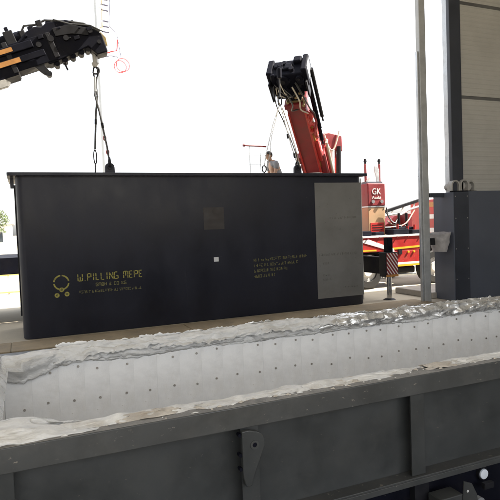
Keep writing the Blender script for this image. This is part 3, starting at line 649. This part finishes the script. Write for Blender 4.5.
# outrigger
og = MB(); og.box(8.02, 8.20, .34, 2.6, .62, 1.03); orr = og.build('outrigger_beam', 'black_paint', ct, bevel=.01)
ob = MB().box(7.985, 8.345, .10, .36, .56, 1.15).build('outrigger_box', 'dark_steel', ct, bevel=.012)
wb = MB().box(8.005, 8.325, .088, .0995, .62, 1.13).build('warning_board', 'red_dull', ob)
k = 0
for i in range(-4, 8):           # diagonal white stripes clipped to the board
    pts = []
    x0_, x1_, z0_, z1_ = 8.006, 8.324, .621, 1.129
    c = x0_+i*.085; wd = .030; sl = .75
    pa = [(c+(z1_-z)*sl, z) for z in (z1_, z0_)]; pb = [(c+wd+(z1_-z)*sl, z) for z in (z0_, z1_)]
    poly = pa+pb
    def clip(poly, f):
        out = []
        for i_ in range(len(poly)):
            A, B = poly[i_], poly[(i_+1) % len(poly)]; fa, fb = f(A), f(B)
            if fa >= 0: out.append(A)
            if fa*fb < 0: t = fa/(fa-fb); out.append((A[0]+(B[0]-A[0])*t, A[1]+(B[1]-A[1])*t))
        return out
    poly = clip(poly, lambda p: p[0]-x0_)
    if len(poly) >= 3: poly = clip(poly, lambda p: x1_-p[0])
    if len(poly) >= 3: MB().prism([(x, .0862, z) for x, z in poly], (0, .0012, 0)).build('warning_stripe', 'white_paint', ob)
MB().box(7.99, 8.34, .09, .0985, .562, .615).build('board_foot', 'orange_decal', ob)
MB().box(8.09, 8.24, .15, .31, 1.151, 1.50).build('jack_housing', 'black_paint', ct, bevel=.01)
MB().cyl((8.165, .23, .03), (8.165, .23, .56), .062, 16).build('jack_leg', 'chrome', ct, smooth=True)
MB().cyl((8.165, .23, .004), (8.165, .23, .035), .15, 18, .09).build('jack_foot', 'dark_steel', ct)
# king post
kp = MB(); kp.prism([(7.98, 3.15, 1.4), (8.75, 3.15, 1.4), (8.70, 3.15, 3.3), (8.62, 3.15, 4.05), (8.05, 3.15, 4.05), (8.1, 3.15, 3.3)], (0, .5, 0)); 
kpo = kp.build('king_post', 'red_paint', ct, bevel=.03)
MB().prism([(8.02, 3.0, 4.0), (8.75, 3.0, 3.96), (8.74, 3.0, 4.42), (8.30, 3.0, 4.5), (8.02, 3.0, 4.44)], (0, .75, 0)).build('king_post_head', 'red_dull', ct, bevel=.03)
MB().cyl((8.58, 3.0, 3.2), (8.62, 3.0, 4.1), .07, 12).build('post_pipe', 'dark_steel', ct, smooth=True)
MB().cyl((8.18, 3.02, 3.2), (8.22, 3.02, 4.3), .05, 12).build('post_pipe', 'hose_pale', ct, smooth=True)
MB().cyl((8.38, 3.05, 3.2), (8.40, 3.05, 4.0), .09, 12).build('slew_cylinder', 'white_paint', ct, smooth=True)
# main boom in its own frame: u along, w sideways, v normal
A = Vector((7.98, 3.3, 3.40)); Tt = Vector((5.93, 1.0, 5.80)); u = (Tt-A).normalized(); w = u.cross(Vector((0, 0, 1))).normalized(); w = -w; v = u.cross(w).normalized()
if v.z < 0: v = -v
BT = Matrix((u, w, v)).transposed().to_4x4(); BT.translation = A     # local (along, right, up-normal)
def bb(name, m, *boxes, bevel=.012, parent=ct):
    b = MB(BT)
    for q in boxes: b.box(*q)
    return b.build(name, m, parent, bevel=bevel)
bm_ = bb('main_boom', 'red_dull', (-1.3, 2.70, -.23, .25, -.20, .22))
bb('boom_rib', 'red_paint', (-.9, 2.4, -.235, -.19, -.225, -.17), parent=bm_, bevel=.004); bb('boom_rib', 'red_paint', (-.9, 2.4, .2, .255, -.225, -.17), parent=bm_, bevel=.004)
bb('boom_collar', 'red_paint', (.02, .14, -.27, .29, -.25, .26)); bb('boom_collar', 'red_dull', (2.56, 2.70, -.26, .28, -.24, .25))
bb('boom_trim', 'white_paint', (.15, .19, -.24, .26, -.235, -.205), parent=bm_, bevel=.003)
bb('inner_boom', 'black_paint', (2.7, 3.2, -.19, .20, -.16, .18)); bb('boom_guide', 'brass', (2.71, 2.77, -.2, .21, -.175, .19), (2.92, 2.95, -.195, .205, -.168, .185))
bb('foot_brackets', 'dark_steel', (-.5, .02, -.27, -.23, -.2, .1), (-.5, .02, .24, .28, -.2, .1))
bb('boom_side_box', 'red_dull', (.55, .8, -.36, -.225, -.2, .0)); 
# head
hd = bb('boom_head', 'black_paint', (3.05, 3.62, -.40, .42, -.24, .30), (3.25, 3.66, -.50, -.34, -.18, .34), (3.2, 3.70, .36, .50, -.22, .36), (2.95, 3.2, -.34, .30, -.30, -.1), bevel=.03)
bb('head_cheek', 'dark_steel', (2.92, 3.45, -.47, -.425, -.34, .1), (2.95, 3.4, .43, .475, -.32, .1), parent=hd)
for q, r in (((3.45, -.10), .15), ((3.2, .12), .10), ((3.1, -.3), .07), ((3.48, .3), .08)):
    b = MB(BT); b.cyl((q[0], q[1], -.30), (q[0], q[1], -.22), r, 18); b.build('sheave', 'black_paint', hd, bevel=.01, smooth=True)
    b = MB(BT); b.cyl((q[0], q[1], -.315), (q[0], q[1], -.30), r*.4, 12); b.build('sheave_pin', 'dark_steel', hd)
for q in ((3.62, -.22, .1), (3.63, .05, .0), (3.66, .25, .2)): bb('head_fitting', 'black_paint', (q[0]-.06, q[0]+.06, q[1]-.1, q[1]+.1, q[2]-.1, q[2]+.1), parent=hd, bevel=.03)
bb('head_stripe', 'galv', (3.3, 3.68, .501, .508, -.1, .22), parent=hd, bevel=0)
for q in ((2.98, .12), (2.85, -.12), (3.1, .24), (2.72, .26), (3.3, -.22)):
    b = MB(BT); b.cyl((q[0], q[1], -.34), (q[0], q[1], -.15), .032, 10); b.build('fitting', 'brass', hd, smooth=True)
rs = random.Random(3)
for i in range(16):
    uu = rs.uniform(2.95, 3.62); ww = rs.uniform(-.38, .38); a_, b_, c_ = rs.uniform(.02, .07), rs.uniform(.02, .08), rs.uniform(.02, .08)
    bb('head_fitting', rs.choice(('black_paint', 'black_paint', 'dark_steel')), (uu-a_, uu+a_, ww-b_, ww+b_, -.25-c_, -.235), parent=hd, bevel=.008)
for i in range(7):
    ww = rs.uniform(-.36, .36); vv = rs.uniform(-.15, .22); c_ = rs.uniform(.03, .08)
    b = MB(BT); b.cyl((3.60, ww, vv), (3.62+c_, ww, vv), rs.uniform(.03, .07), 10); b.build('head_fitting', 'black_paint', hd, bevel=.006)
for i in range(5):
    p0 = (rs.uniform(3.0, 3.5), rs.uniform(-.35, .3), -.26); p1 = (rs.uniform(2.75, 3.1), rs.uniform(-.3, .3), -.20)
    mid = ((p0[0]+p1[0])/2, (p0[1]+p1[1])/2+rs.uniform(-.1, .1), -.38)
    b = MB(BT); b.tube([p0, ((p0[0]*2+mid[0])/3, (p0[1]+mid[1])/2, -.36), mid, ((p1[0]*2+mid[0])/3, (p1[1]+mid[1])/2, -.32), p1], .012, 6); b.build('head_hose', rs.choice(('hose', 'hose_pale', 'brass')), hd, smooth=True)
# hydraulic rods on the right flank
for ww, vv, r, m, a0, a1 in ((.40, .10, .055, 'black_paint', 1.15, 3.3), (.53, .16, .05, 'dark_steel', 1.9, 3.4), (.47, -.05, .04, 'black_paint', 1.7, 3.2)):
    b = MB(BT); b.cyl((a0, ww, vv), (a1, ww, vv), r, 12); b.cyl((a0-.15, ww, vv), (a0, ww, vv), r*.5, 10); b.build('boom_cylinder', m, ct, smooth=True)
def hose(pts, r, m):
    b = MB(BT); ps = [Vector(p) for p in pts]; out = []
    for i in range(len(ps)-1):
        p0, p1, p2, p3 = ps[max(i-1, 0)], ps[i], ps[i+1], ps[min(i+2, len(ps)-1)]
        for k in range(6):
            t = k/6; out.append(.5*((2*p1)+(-p0+p2)*t+(2*p0-5*p1+4*p2-p3)*t*t+(-p0+3*p1-3*p2+p3)*t**3))
    out.append(ps[-1]); b.tube(out, r, 7); return b.build('hose', m, ct, smooth=True)
hose([(3.4, .2, -.3), (3.0, .32, -.34), (2.5, .38, -.22), (2.2, .42, -.1), (1.6, .36, -.1)], .022, 'hose')
hose([(3.3, .1, -.32), (2.9, .2, -.36), (2.55, .16, -.28), (2.3, .34, -.2), (1.9, .34, -.1)], .018, 'hose_pale')
hose([(3.3, -.3, -.3), (2.9, -.34, -.28), (2.5, -.30, -.26), (1.5, -.28, -.26), (.4, -.30, -.24)], .014, 'hose_pale')
hose([(3.35, -.36, -.28), (2.8, -.42, -.3), (2.2, -.36, -.3), (1.0, -.31, -.27), (.3, -.42, -.24), (-.3, -.30, -.2)], .016, 'hose')
hose([(3.2, -.1, -.32), (2.85, .02, -.4), (2.6, -.06, -.33), (2.5, .06, -.19), (2.4, .08, -.15)], .02, 'hose')
hose([(2.3, .30, .0), (2.0, .42, -.12), (1.7, .33, -.2), (1.5, .30, -.1)], .03, 'cable_red')
hose([(2.4, .26, -.2), (2.25, .36, -.2), (2.1, .28, -.24), (1.95, .34, -.18)], .045, 'red_paint')
for a in (1.75, 2.0, 2.2): 
    b = MB(BT); b.cyl((a, .27, -.26), (a, .27, -.10), .05, 10); b.build('valve', 'red_paint', ct, bevel=.01)
b = MB(); pp = []
for i in range(17): t = i/16; pp.append((8.12+.50*t, 2.96, 4.42-.50*math.sin(math.pi*t)**1.0+.12*t))
b.tube(pp, .022, 7); b.build('slack_hose', 'hose_pale', ct, smooth=True)
bb('boom_base_box', 'red_dull', (-.9, .75, .25, .42, -.16, .16), (-.9, .45, -.32, -.23, -.15, .15), bevel=.02)
bb('boom_base_box', 'red_paint', (.6, 1.35, .25, .36, -.18, -.02), (1.45, 1.8, .25, .38, -.15, .1), bevel=.02)
for a0_, ww_ in ((.1, .47), (.25, .53)):
    b = MB(BT); b.cyl((a0_-.9, ww_, -.05), (a0_+.9, ww_, -.02), .035, 10); b.build('boom_pipe', 'hose_pale' if ww_ > .5 else 'red_paint', ct, smooth=True)
# orange and white patches painting sunlight on the boom's right side
bb('boom_lit_patch', 'orange_decal', (.35, 1.9, .242, .30, -.16, .05), bevel=.008)
bb('boom_lit_patch', 'white_paint', (.2, 1.1, .301, .34, -.10, .10), bevel=.008)
# hook line from the head
MB().tube([(5.72, .86, 5.42), (5.70, .82, 5.1), (5.68, .80, 4.84)], .018, 8).build('hook_line', 'hose', ct, smooth=True)
b = MB(); b.cyl((5.72, .86, 5.5), (5.72, .86, 5.28), .06, 10); b.build('hook_block', 'black_paint', ct, bevel=.01)

# ---------------------------------------------------------------- crane with the black boom, at left
lc = empty('crane_truck', (-5.2, 2.2, 0), 'crane with long black jointed boom reaching in from the upper left', 'crane truck')
ck = MB(); ck.box(-9.5, 2.2, 2.15, 4.6, 1.06, 1.42); ck.build('load_bed', 'black_paint', lc, bevel=.01)
for x in (-8.4, -7.1, .9): 
    for y, s in ((2.35, -1), (4.4, 1)): wheel(lc, x, y, .5, .34, s)
MB().box(-5.6, -4.9, 2.3, 3.0, 1.42, 3.4).build('king_post', 'black_paint', lc, bevel=.03)
# boom frame in the x-z plane; p0 at the off-picture elbow, up along the boom
B0 = Vector((-5.25, 1.35, 3.25)); B1 = Vector((1.30, .75, 5.78)); u = (B1-B0).normalized(); sdv = u.cross(Vector((0, 0, 1))).normalized(); up = sdv.cross(u)
LT = Matrix((u, sdv, up)).transposed().to_4x4(); LT.translation = B0; LL = (B1-B0).length
def lb(name, m, *boxes, bevel=.012, parent=lc):
    b = MB(LT)
    for q in boxes: b.box(*q)
    return b.build(name, m, parent, bevel=bevel)
MB().beam((-5.25, 2.6, 3.2), (-5.25, 1.2, 3.25), .5, .5).build('elbow', 'black_paint', lc, bevel=.03)
lb('boom_section', 'black_paint', (-.3, LL-1.35, -.22, .22, -.42, .20)); 
lb('boom_section', 'black_paint', (LL-1.9, LL-.55, -.19, .19, -.36, .16))
lb('boom_section', 'black_paint', (LL-1.2, LL-.05, -.16, .16, -.26, .10))
lb('boom_collar', 'dark_steel', (LL-1.43, LL-1.33, -.25, .25, -.39, .20)); lb('boom_collar', 'dark_steel', (LL-.62, LL-.52, -.21, .21, -.33, .16))
b = MB(LT); b.cyl((.2, .0, .30), (LL-1.0, 0, .30), .095, 14); b.build('boom_cylinder', 'black_paint', lc, smooth=True)
b = MB(LT); b.cyl((LL-1.0, 0, .30), (LL-.45, 0, .30), .05, 12); b.build('boom_cylinder_rod', 'chrome', lc, smooth=True)
lb('cylinder_saddle', 'dark_steel', (LL-1.32, LL-1.14, -.12, .12, .14, .42)); lb('cylinder_saddle', 'black_paint', (LL-1.26, LL-1.19, -.05, .05, .42, .52))
lb('side_rail', 'black_paint', (.0, LL-.9, .221, .28, -.04, .10)); lb('side_rail', 'black_paint', (.0, LL-.75, .221, .26, -.24, -.12))
d1 = lb('decal', 'orange_decal', (LL-2.9, LL-1.28, .2805, .286, -.01, .07), bevel=0); d2 = lb('decal', 'orange_decal', (LL-2.9, LL-1.22, .2605, .266, -.225, -.135), bevel=0)
# knuckle at the tip, hanging down to the hook
tipp = [(LL-1.15, .16), (LL-.9, .30), (LL-.72, .34), (LL-.62, .29), (LL-.48, .36), (LL-.3, .30), (LL-.15, .30), (LL+.05, .20), (LL+.22, .10), (LL+.40, -.16), (LL+.38, -.50), (LL+.16, -.50), (LL+.06, -.30), (LL-.2, -.34), (LL-.75, -.40)]
b = MB(LT); b.prism([(x, -.17, z) for x, z in tipp], (0, .34, 0)); kn = b.build('knuckle', 'black_paint', lc, bevel=.02)
b = MB(LT); b.prism([(x, .172, z) for x, z in [(LL-.45, .20), (LL-.1, .17), (LL+.2, .0), (LL+.14, -.12), (LL-.15, .0), (LL-.45, .04)]], (0, .05, 0)); b.build('link_plate', 'dark_steel', kn, bevel=.008)
for x, z, r in ((LL-.55, .02, .06), (LL-.28, -.05, .05), (LL+.2, -.05, .05), (LL+.28, -.3, .04), (LL-.8, -.02, .05), (LL-1.0, .05, .035)):
    b = MB(LT); b.cyl((x, .15, z), (x, .25, z), r, 12); b.build('pivot_pin', 'dark_steel', kn, smooth=True)
for i, (x, z) in enumerate(((LL-.62, -.41), (LL-.45, -.39), (LL-.28, -.37), (LL-.10, -.35), (LL+.04, -.33))):
    b = MB(LT); b.cyl((x, -.1, z), (x, .12, z), .055, 10); b.build('roller', 'dark_steel' if i == 4 else 'black_paint', kn, smooth=True)
for i, (x, z) in enumerate(((LL-.98, .36), (LL-.80, .38), (LL-.62, .40), (LL-.45, .37), (LL-.25, .31), (LL-.05, .26))):
    lb('top_fitting', 'black_paint' if i % 2 else 'dark_steel', (x-.06, x+.05, -.08, .10, z-.22, z+random.uniform(.0, .06)), bevel=.015, parent=kn)
b = MB(LT); b.tube([(LL-1.05, .0, .30), (LL-.9, .05, .44), (LL-.7, .05, .40), (LL-.5, .08, .42), (LL-.3, .1, .34), (LL-.1, .15, .25), (LL+.15, .18, .12), (LL+.38, .16, -.1)], .022, 7); b.build('hose', 'hose', kn, smooth=True)
b = MB(LT); b.tube([(LL-.95, .1, .22), (LL-.75, .12, .34), (LL-.5, .14, .28), (LL-.35, .16, .36), (LL-.1, .2, .18), (LL+.25, .2, .05), (LL+.44, .17, -.12)], .014, 7); b.build('hose', 'hose', kn, smooth=True)
b = MB(LT); b.prism([(LL+.40, -.05, -.05), (LL+.47, -.05, -.2), (LL+.44, -.05, -.36), (LL+.36, -.05, -.30)], (0, .1, 0)); b.build('brass_guard', 'brass', kn, bevel=.006)
b = MB(LT); b.prism([(x, .10, z) for x, z in ((LL-1.05, -.34), (LL-.86, -.34), (LL-.80, -.55), (LL-.86, -.60), (LL-.93, -.54))], (0, .08, 0)); b.build('rest_bracket', 'dark_steel', lc, bevel=.01)
b = MB(LT); b.cyl((LL-.84, .08, -.565), (LL-.84, .2, -.565), .055, 12); b.build('rest_bracket_pin', 'dark_steel', lc)
b = MB(LT); b.prism([(x, .12, z) for x, z in ((LL-1.95, -.40), (LL-1.62, -.42), (LL-1.55, -.50), (LL-1.62, -.56), (LL-1.95, -.56))], (0, .1, 0)); b.build('boom_foot_bracket', 'galv_dull', lc, bevel=.01)
MB().beam((.98, .75, 5.27), (1.06, .75, 5.08), .04, .03).build('locking_pin', 'dark_steel', lc)
rs = random.Random(5)
for i in range(9):
    uu = LL-rs.uniform(-.25, 1.3); zz = rs.uniform(-.22, .22); a_, b_, c_ = rs.uniform(.015, .06), rs.uniform(.012, .04), rs.uniform(.01, .05)
    lb('boom_fitting', rs.choice(('black_paint', 'dark_steel', 'black_paint')), (uu-a_, uu+a_, .15, .17+c_+.04, zz-b_, zz+b_), bevel=.006, parent=kn)
hx = LT @ Vector((LL+.28, 0, -.42))
b = MB(); b.cyl((1.585, .75, 5.50), (1.585, .75, 5.20), .05, 12); b.cyl((1.585, .75, 5.26), (1.585, .75, 5.18), .075, 12, .05); b.build('hook_block', 'galv_dull', lc, smooth=True)
b = MB(); b.tube([(1.585+.07*math.sin(R(a)), .75, 5.12+.07*math.cos(R(a))) for a in range(-20, 250, 18)], .02, 8); b.build('hook', 'dark_steel', lc, smooth=True)

# ---------------------------------------------------------------- guard ladder and man behind the kettle
gl = empty('guard_ladder', (5.75, 2.5, 1.431), 'thin pale rung frame with red top bar beside the man', 'ladder')
for x in (5.60, 5.90): MB().cyl((x, 2.5, 1.432), (x, 2.5, 3.96), .012, 8).build('post', 'galv', gl)
for i in range(9): MB().cyl((5.58, 2.5, 1.7+i*.255), (5.92, 2.5, 1.7+i*.255), .009, 6).build('rung', 'galv', gl)
MB().cyl((5.44, 2.5, 3.985), (6.08, 2.5, 3.965), .022, 8).build('top_bar', 'red_dull', gl)
b = MB(); b.cyl((5.42, 2.5, 3.99), (5.47, 2.5, 3.985), .04, 10); b.build('bar_cap', 'red_dull', gl, smooth=True)
cr = empty('timber_crate', (6.45, 2.65, 1.431), 'wooden crate on the load bed under the man', 'crate')
for i in range(5): MB().box(6.05, 6.95, 2.2, 3.1, 1.435+i*.147, 1.435+i*.147+.138).build('board', 'timber', cr, bevel=.006)
MB().box(6.0, 7.0, 2.15, 3.15, 2.286-.11, 2.31-.11).build('lid', 'timber', cr, bevel=.004)

def skin(name, joints, edges, m, parent, sub=2, rootv=0):
    org = ROOT[root_of(parent).name]
    me = bpy.data.meshes.new(name); me.from_pydata([Vector(j[0])-org for j in joints], edges, [])
    o = bpy.data.objects.new(name, me); col.objects.link(o)
    o.modifiers.new('Skin', 'SKIN'); s_ = o.modifiers.new('Subsurf', 'SUBSURF'); s_.levels = sub; s_.render_levels = sub
    for i, j in enumerate(joints):
        r = j[1]; me.skin_vertices[0].data[i].radius = r if isinstance(r, tuple) else (r, r)
        me.skin_vertices[0].data[i].use_root = (i == rootv)
    dg = bpy.context.evaluated_depsgraph_get(); dg.update()
    m2 = bpy.data.meshes.new_from_object(o.evaluated_get(dg)); bpy.data.objects.remove(o)
    for p in m2.polygons: p.use_smooth = True
    m2.materials.clear(); m2.materials.append(MATS[m]); m2.name = name
    ob_ = bpy.data.objects.new(name, m2); col.objects.link(ob_); ob_.parent = parent; return ob_
mx_, my_, mz = 6.52, 2.55, 2.312
man = empty('person', (mx_, my_, mz), 'person in a grey T-shirt bending forward behind the kettle', 'person')
J = [((6.58, 2.55, 3.14), (.13, .15)), ((6.55, 2.55, 3.32), (.12, .15)), ((6.50, 2.55, 3.50), (.125, .17)), ((6.44, 2.55, 3.63), (.10, .15)), ((6.385, 2.55, 3.71), .055),
     ((6.345, 2.55, 3.77), (.075, .07)), ((6.325, 2.55, 3.86), (.095, .08)), ((6.335, 2.55, 3.925), (.06, .055)),
     ((6.45, 2.34, 3.63), .062), ((6.40, 2.30, 3.38), .047), ((6.27, 2.36, 3.17), .038), ((6.20, 2.40, 3.06), (.022, .035)),
     ((6.45, 2.76, 3.63), .062), ((6.44, 2.80, 3.38), .047), ((6.29, 2.72, 3.18), .038), ((6.20, 2.66, 3.06), (.022, .035)),
     ((6.58, 2.45, 3.08), .09), ((6.52, 2.43, 2.74), .065), ((6.57, 2.42, 2.42), .042), ((6.58, 2.42, 2.35), .042), ((6.42, 2.41, 2.345), .032),
     ((6.58, 2.65, 3.08), .09), ((6.52, 2.67, 2.74), .065), ((6.60, 2.68, 2.42), .042), ((6.61, 2.68, 2.35), .042), ((6.45, 2.69, 2.345), .032)]
Ed = [(0, 1), (1, 2), (2, 3), (3, 4), (4, 5), (5, 6), (6, 7), (3, 8), (8, 9), (9, 10), (10, 11), (3, 12), (12, 13), (13, 14), (14, 15), (0, 16), (16, 17), (17, 18), (18, 19), (19, 20), (0, 21), (21, 22), (22, 23), (23, 24), (24, 25)]
for hnd, yy, zz in ((11, 2.40, 3.04), (15, 2.66, 3.04)):
    for k in range(4):
        b0 = len(J); dz = .025-.017*k; ln_ = (.07, .08, .075, .06)[k]
        J += [((6.17, yy, zz+dz), .009), ((6.17-ln_*.5, yy+.012, zz+dz-.012), .009), ((6.17-ln_*.75, yy+.025, zz+dz-.035), .008)]; Ed += [(hnd, b0), (b0, b0+1), (b0+1, b0+2)]
    b0 = len(J); J += [((6.19, yy+.02, zz+.03), .011), ((6.15, yy+.035, zz+.035), .010)]; Ed += [(hnd, b0), (b0, b0+1)]
# nose and ears
b0 = len(J); J += [((6.232, 2.55, 3.835), .014)]; Ed += [(6, b0)]
skin('body', J, Ed, 'skin', man)
SJ = [((6.58, 2.55, 3.14), (.15, .17)), ((6.555, 2.55, 3.32), (.14, .168)), ((6.505, 2.55, 3.50), (.142, .185)), ((6.445, 2.55, 3.635), (.105, .15)), ((6.40, 2.55, 3.69), .07),
      ((6.45, 2.34, 3.63), .082), ((6.425, 2.305, 3.45), .072), ((6.45, 2.76, 3.63), .082), ((6.44, 2.795, 3.45), .072)]
skin('t_shirt', SJ, [(0, 1), (1, 2), (2, 3), (3, 4), (3, 5), (5, 6), (3, 7), (7, 8)], 'shirt', man)
TJ = [((6.58, 2.55, 3.16), (.145, .165)), ((6.58, 2.45, 3.06), .105), ((6.52, 2.43, 2.74), .085), ((6.57, 2.42, 2.42), .065), ((6.58, 2.65, 3.06), .105), ((6.52, 2.67, 2.74), .085), ((6.60, 2.68, 2.42), .065)]
skin('trousers', TJ, [(0, 1), (1, 2), (2, 3), (0, 4), (4, 5), (5, 6)], 'trousers', man)
hb = MB(); nu, nv = 20, 10          # hair cap, low at the nape and high on the brow
for k in range(nv+1):
    for q in range(nu):
        a = 2*math.pi*q/nu; lim = R(78) if math.cos(a) < -.2 else R(125) if math.cos(a) > .3 else R(100); th = lim*k/nv
        d = Vector((math.sin(th)*math.cos(a), math.sin(th)*math.sin(a), math.cos(th))); f_ = 1+.06*mn.noise(d*5)
        hb.v.append(Vector((6.345+.098*d.x*f_, 2.55+.092*d.y*f_, 3.868+.105*d.z*f_)))
for k in range(nv):
    for q in range(nu): hb.f.append((k*nu+q, k*nu+(q+1) % nu, (k+1)*nu+(q+1) % nu, (k+1)*nu+q))
hb.build('hair', 'hair', man, smooth=True)
for y in (2.475, 2.625): MB().cyl((6.35, y-.012, 3.83), (6.35, y+.012, 3.83), .03, 10).build('ear', 'skin', man, smooth=True)
for y in (2.518, 2.582): MB().cyl((6.243, y, 3.862), (6.255, y, 3.862), .011, 8).build('eye', 'hair', man)
for sx, sy in ((6.52, 2.42), (6.55, 2.68)): MB().box(sx-.15, sx+.11, sy-.045, sy+.045, 2.312, 2.39).build('shoe', 'rubber', man, bevel=.025)

man.location += Vector((-.17, 0, -.112))
# ---------------------------------------------------------------- utility pole far behind with rungs and a hanging cable
up_ = empty('utility_pole', (4.42, 20, 0), 'pale slim utility pole with dark crossbars and red cable loops', 'pole')
MB().cyl((4.46, 20, 0), (4.34, 20, 16.5), .16, 14, .11).build('shaft', 'pole_grey', up_, smooth=True)
for i in range(9):
    z = 12.75+i*.29
    if i in (3,): continue
    MB().beam((4.60, 20, z+.02), (4.98, 20, z-.02), .05, .06).build('crossbar', 'insul', up_)
MB().tube([(4.36, 20, 13.0), (4.62, 20, 12.95), (4.66, 20, 14.0), (4.62, 20, 15.6)], .03, 7).build('riser', 'brass', up_, smooth=True)
for z in (13.3, 14.1): MB().beam((4.3, 20, z), (4.66, 20, z), .07, .14).build('clamp', 'galv_dull', up_)
MB().tube([(4.98, 20, 15.4), (5.1, 20, 14.4), (5.0, 20, 13.1), (5.4, 20, 12.7), (5.55, 20, 11.5)], .018, 6).build('cable', 'insul', up_, smooth=True)
for cx, cz, r in ((5.65, 11.05, .36), (5.5, 10.95, .33)):
    MB().tube([(cx+r*math.cos(a), 20+.03*math.sin(2*a), cz+r*math.sin(a)) for a in [2*math.pi*i/24 for i in range(24)]], .024, 6, closed=True).build('cable_loop', 'cable_red', up_, smooth=True)
MB().tube([(4.75, 20, 11.6), (5.1, 20, 11.75), (5.35, 20, 11.8), (5.42, 20, 12.4)], .035, 7).build('cable', 'cable_red', up_, smooth=True)
MB().tube([(4.5, 20, 11.35), (5.0, 20, 11.5), (5.4, 20, 11.45)], .02, 6).build('cable', 'insul', up_, smooth=True)

# ---------------------------------------------------------------- background at left: house, tree, yellow barrier
ho = empty('far_house', (-5, 64, 0), 'distant pale house with grey pitched roof at the left edge', 'house')
MB().box(-10, -1.2, 60, 68, 0, 3.3).build('wall', 'wall_far', ho)
b = MB(); b.prism([(-10.5, 59.5, 3.2), (-10.5, 68.5, 3.2), (-10.5, 64, 5.6)], (9.6, 0, 0)); r_ = b.build('roof', 'roof_far', ho)
for x in (-8.2, -5.2, -2.6):
    w_ = MB().box(x-.55, x+.55, 59.93, 60.0, 1.0, 2.4).build('window', 'white_paint', ho); MB().box(x-.45, x+.45, 59.9, 59.929, 1.1, 2.3).build('pane', 'glass', w_)
tr = empty('tree', (-2.3, 48, 0), 'small distant tree beside the grey-roofed house', 'tree')
b = MB(); b.cyl((-2.3, 48, 0), (-2.35, 48, 2.6), .14, 8, .07)
for a in range(6): b.cyl((-2.35, 48, 1.6+.15*a), (-2.35+.8*math.cos(a*1.1), 48+.8*math.sin(a*1.1), 2.8+.25*a), .05, 6, .015)
b.build('trunk', 'bark', tr)
b = MB()
for i in range(1400):
    a = random.uniform(0, 6.28); el = random.uniform(-.9, 1.5); r = random.uniform(.3, 1)**.5
    c = Vector((-2.35+1.25*r*math.cos(a)*math.cos(el), 48+1.25*r*math.sin(a)*math.cos(el), 3.2+1.35*r*math.sin(el)))
    if mn.noise(c*1.3) < -.12: continue
    d1 = Vector((random.gauss(0, 1), random.gauss(0, 1), random.gauss(0, 1))).normalized()*.11; d2 = d1.orthogonal().normalized()*.07
    b.add([c-d1, c+d2, c+d1, c-d2], [(0, 1, 2, 3)])
b.build('crown', 'leaf', tr)
ba = empty('yellow_barrier', (-.7, 8.6, 0), 'low pale yellow barrier rail on pale posts beside the kettle', 'barrier')
for x in (-1.9, -.95, -.43, .3): MB().box(x-.035, x+.035, 8.57, 8.64, 0, .72).build('post', 'white_paint', ba, bevel=.006)
MB().box(-2.0, .5, 8.53, 8.57, .04, .09).build('rail', 'yellow_pale', ba, bevel=.008); MB().box(-2.0, .5, 8.52, 8.57, .60, .64).build('rail', 'yellow_pale', ba, bevel=.008)
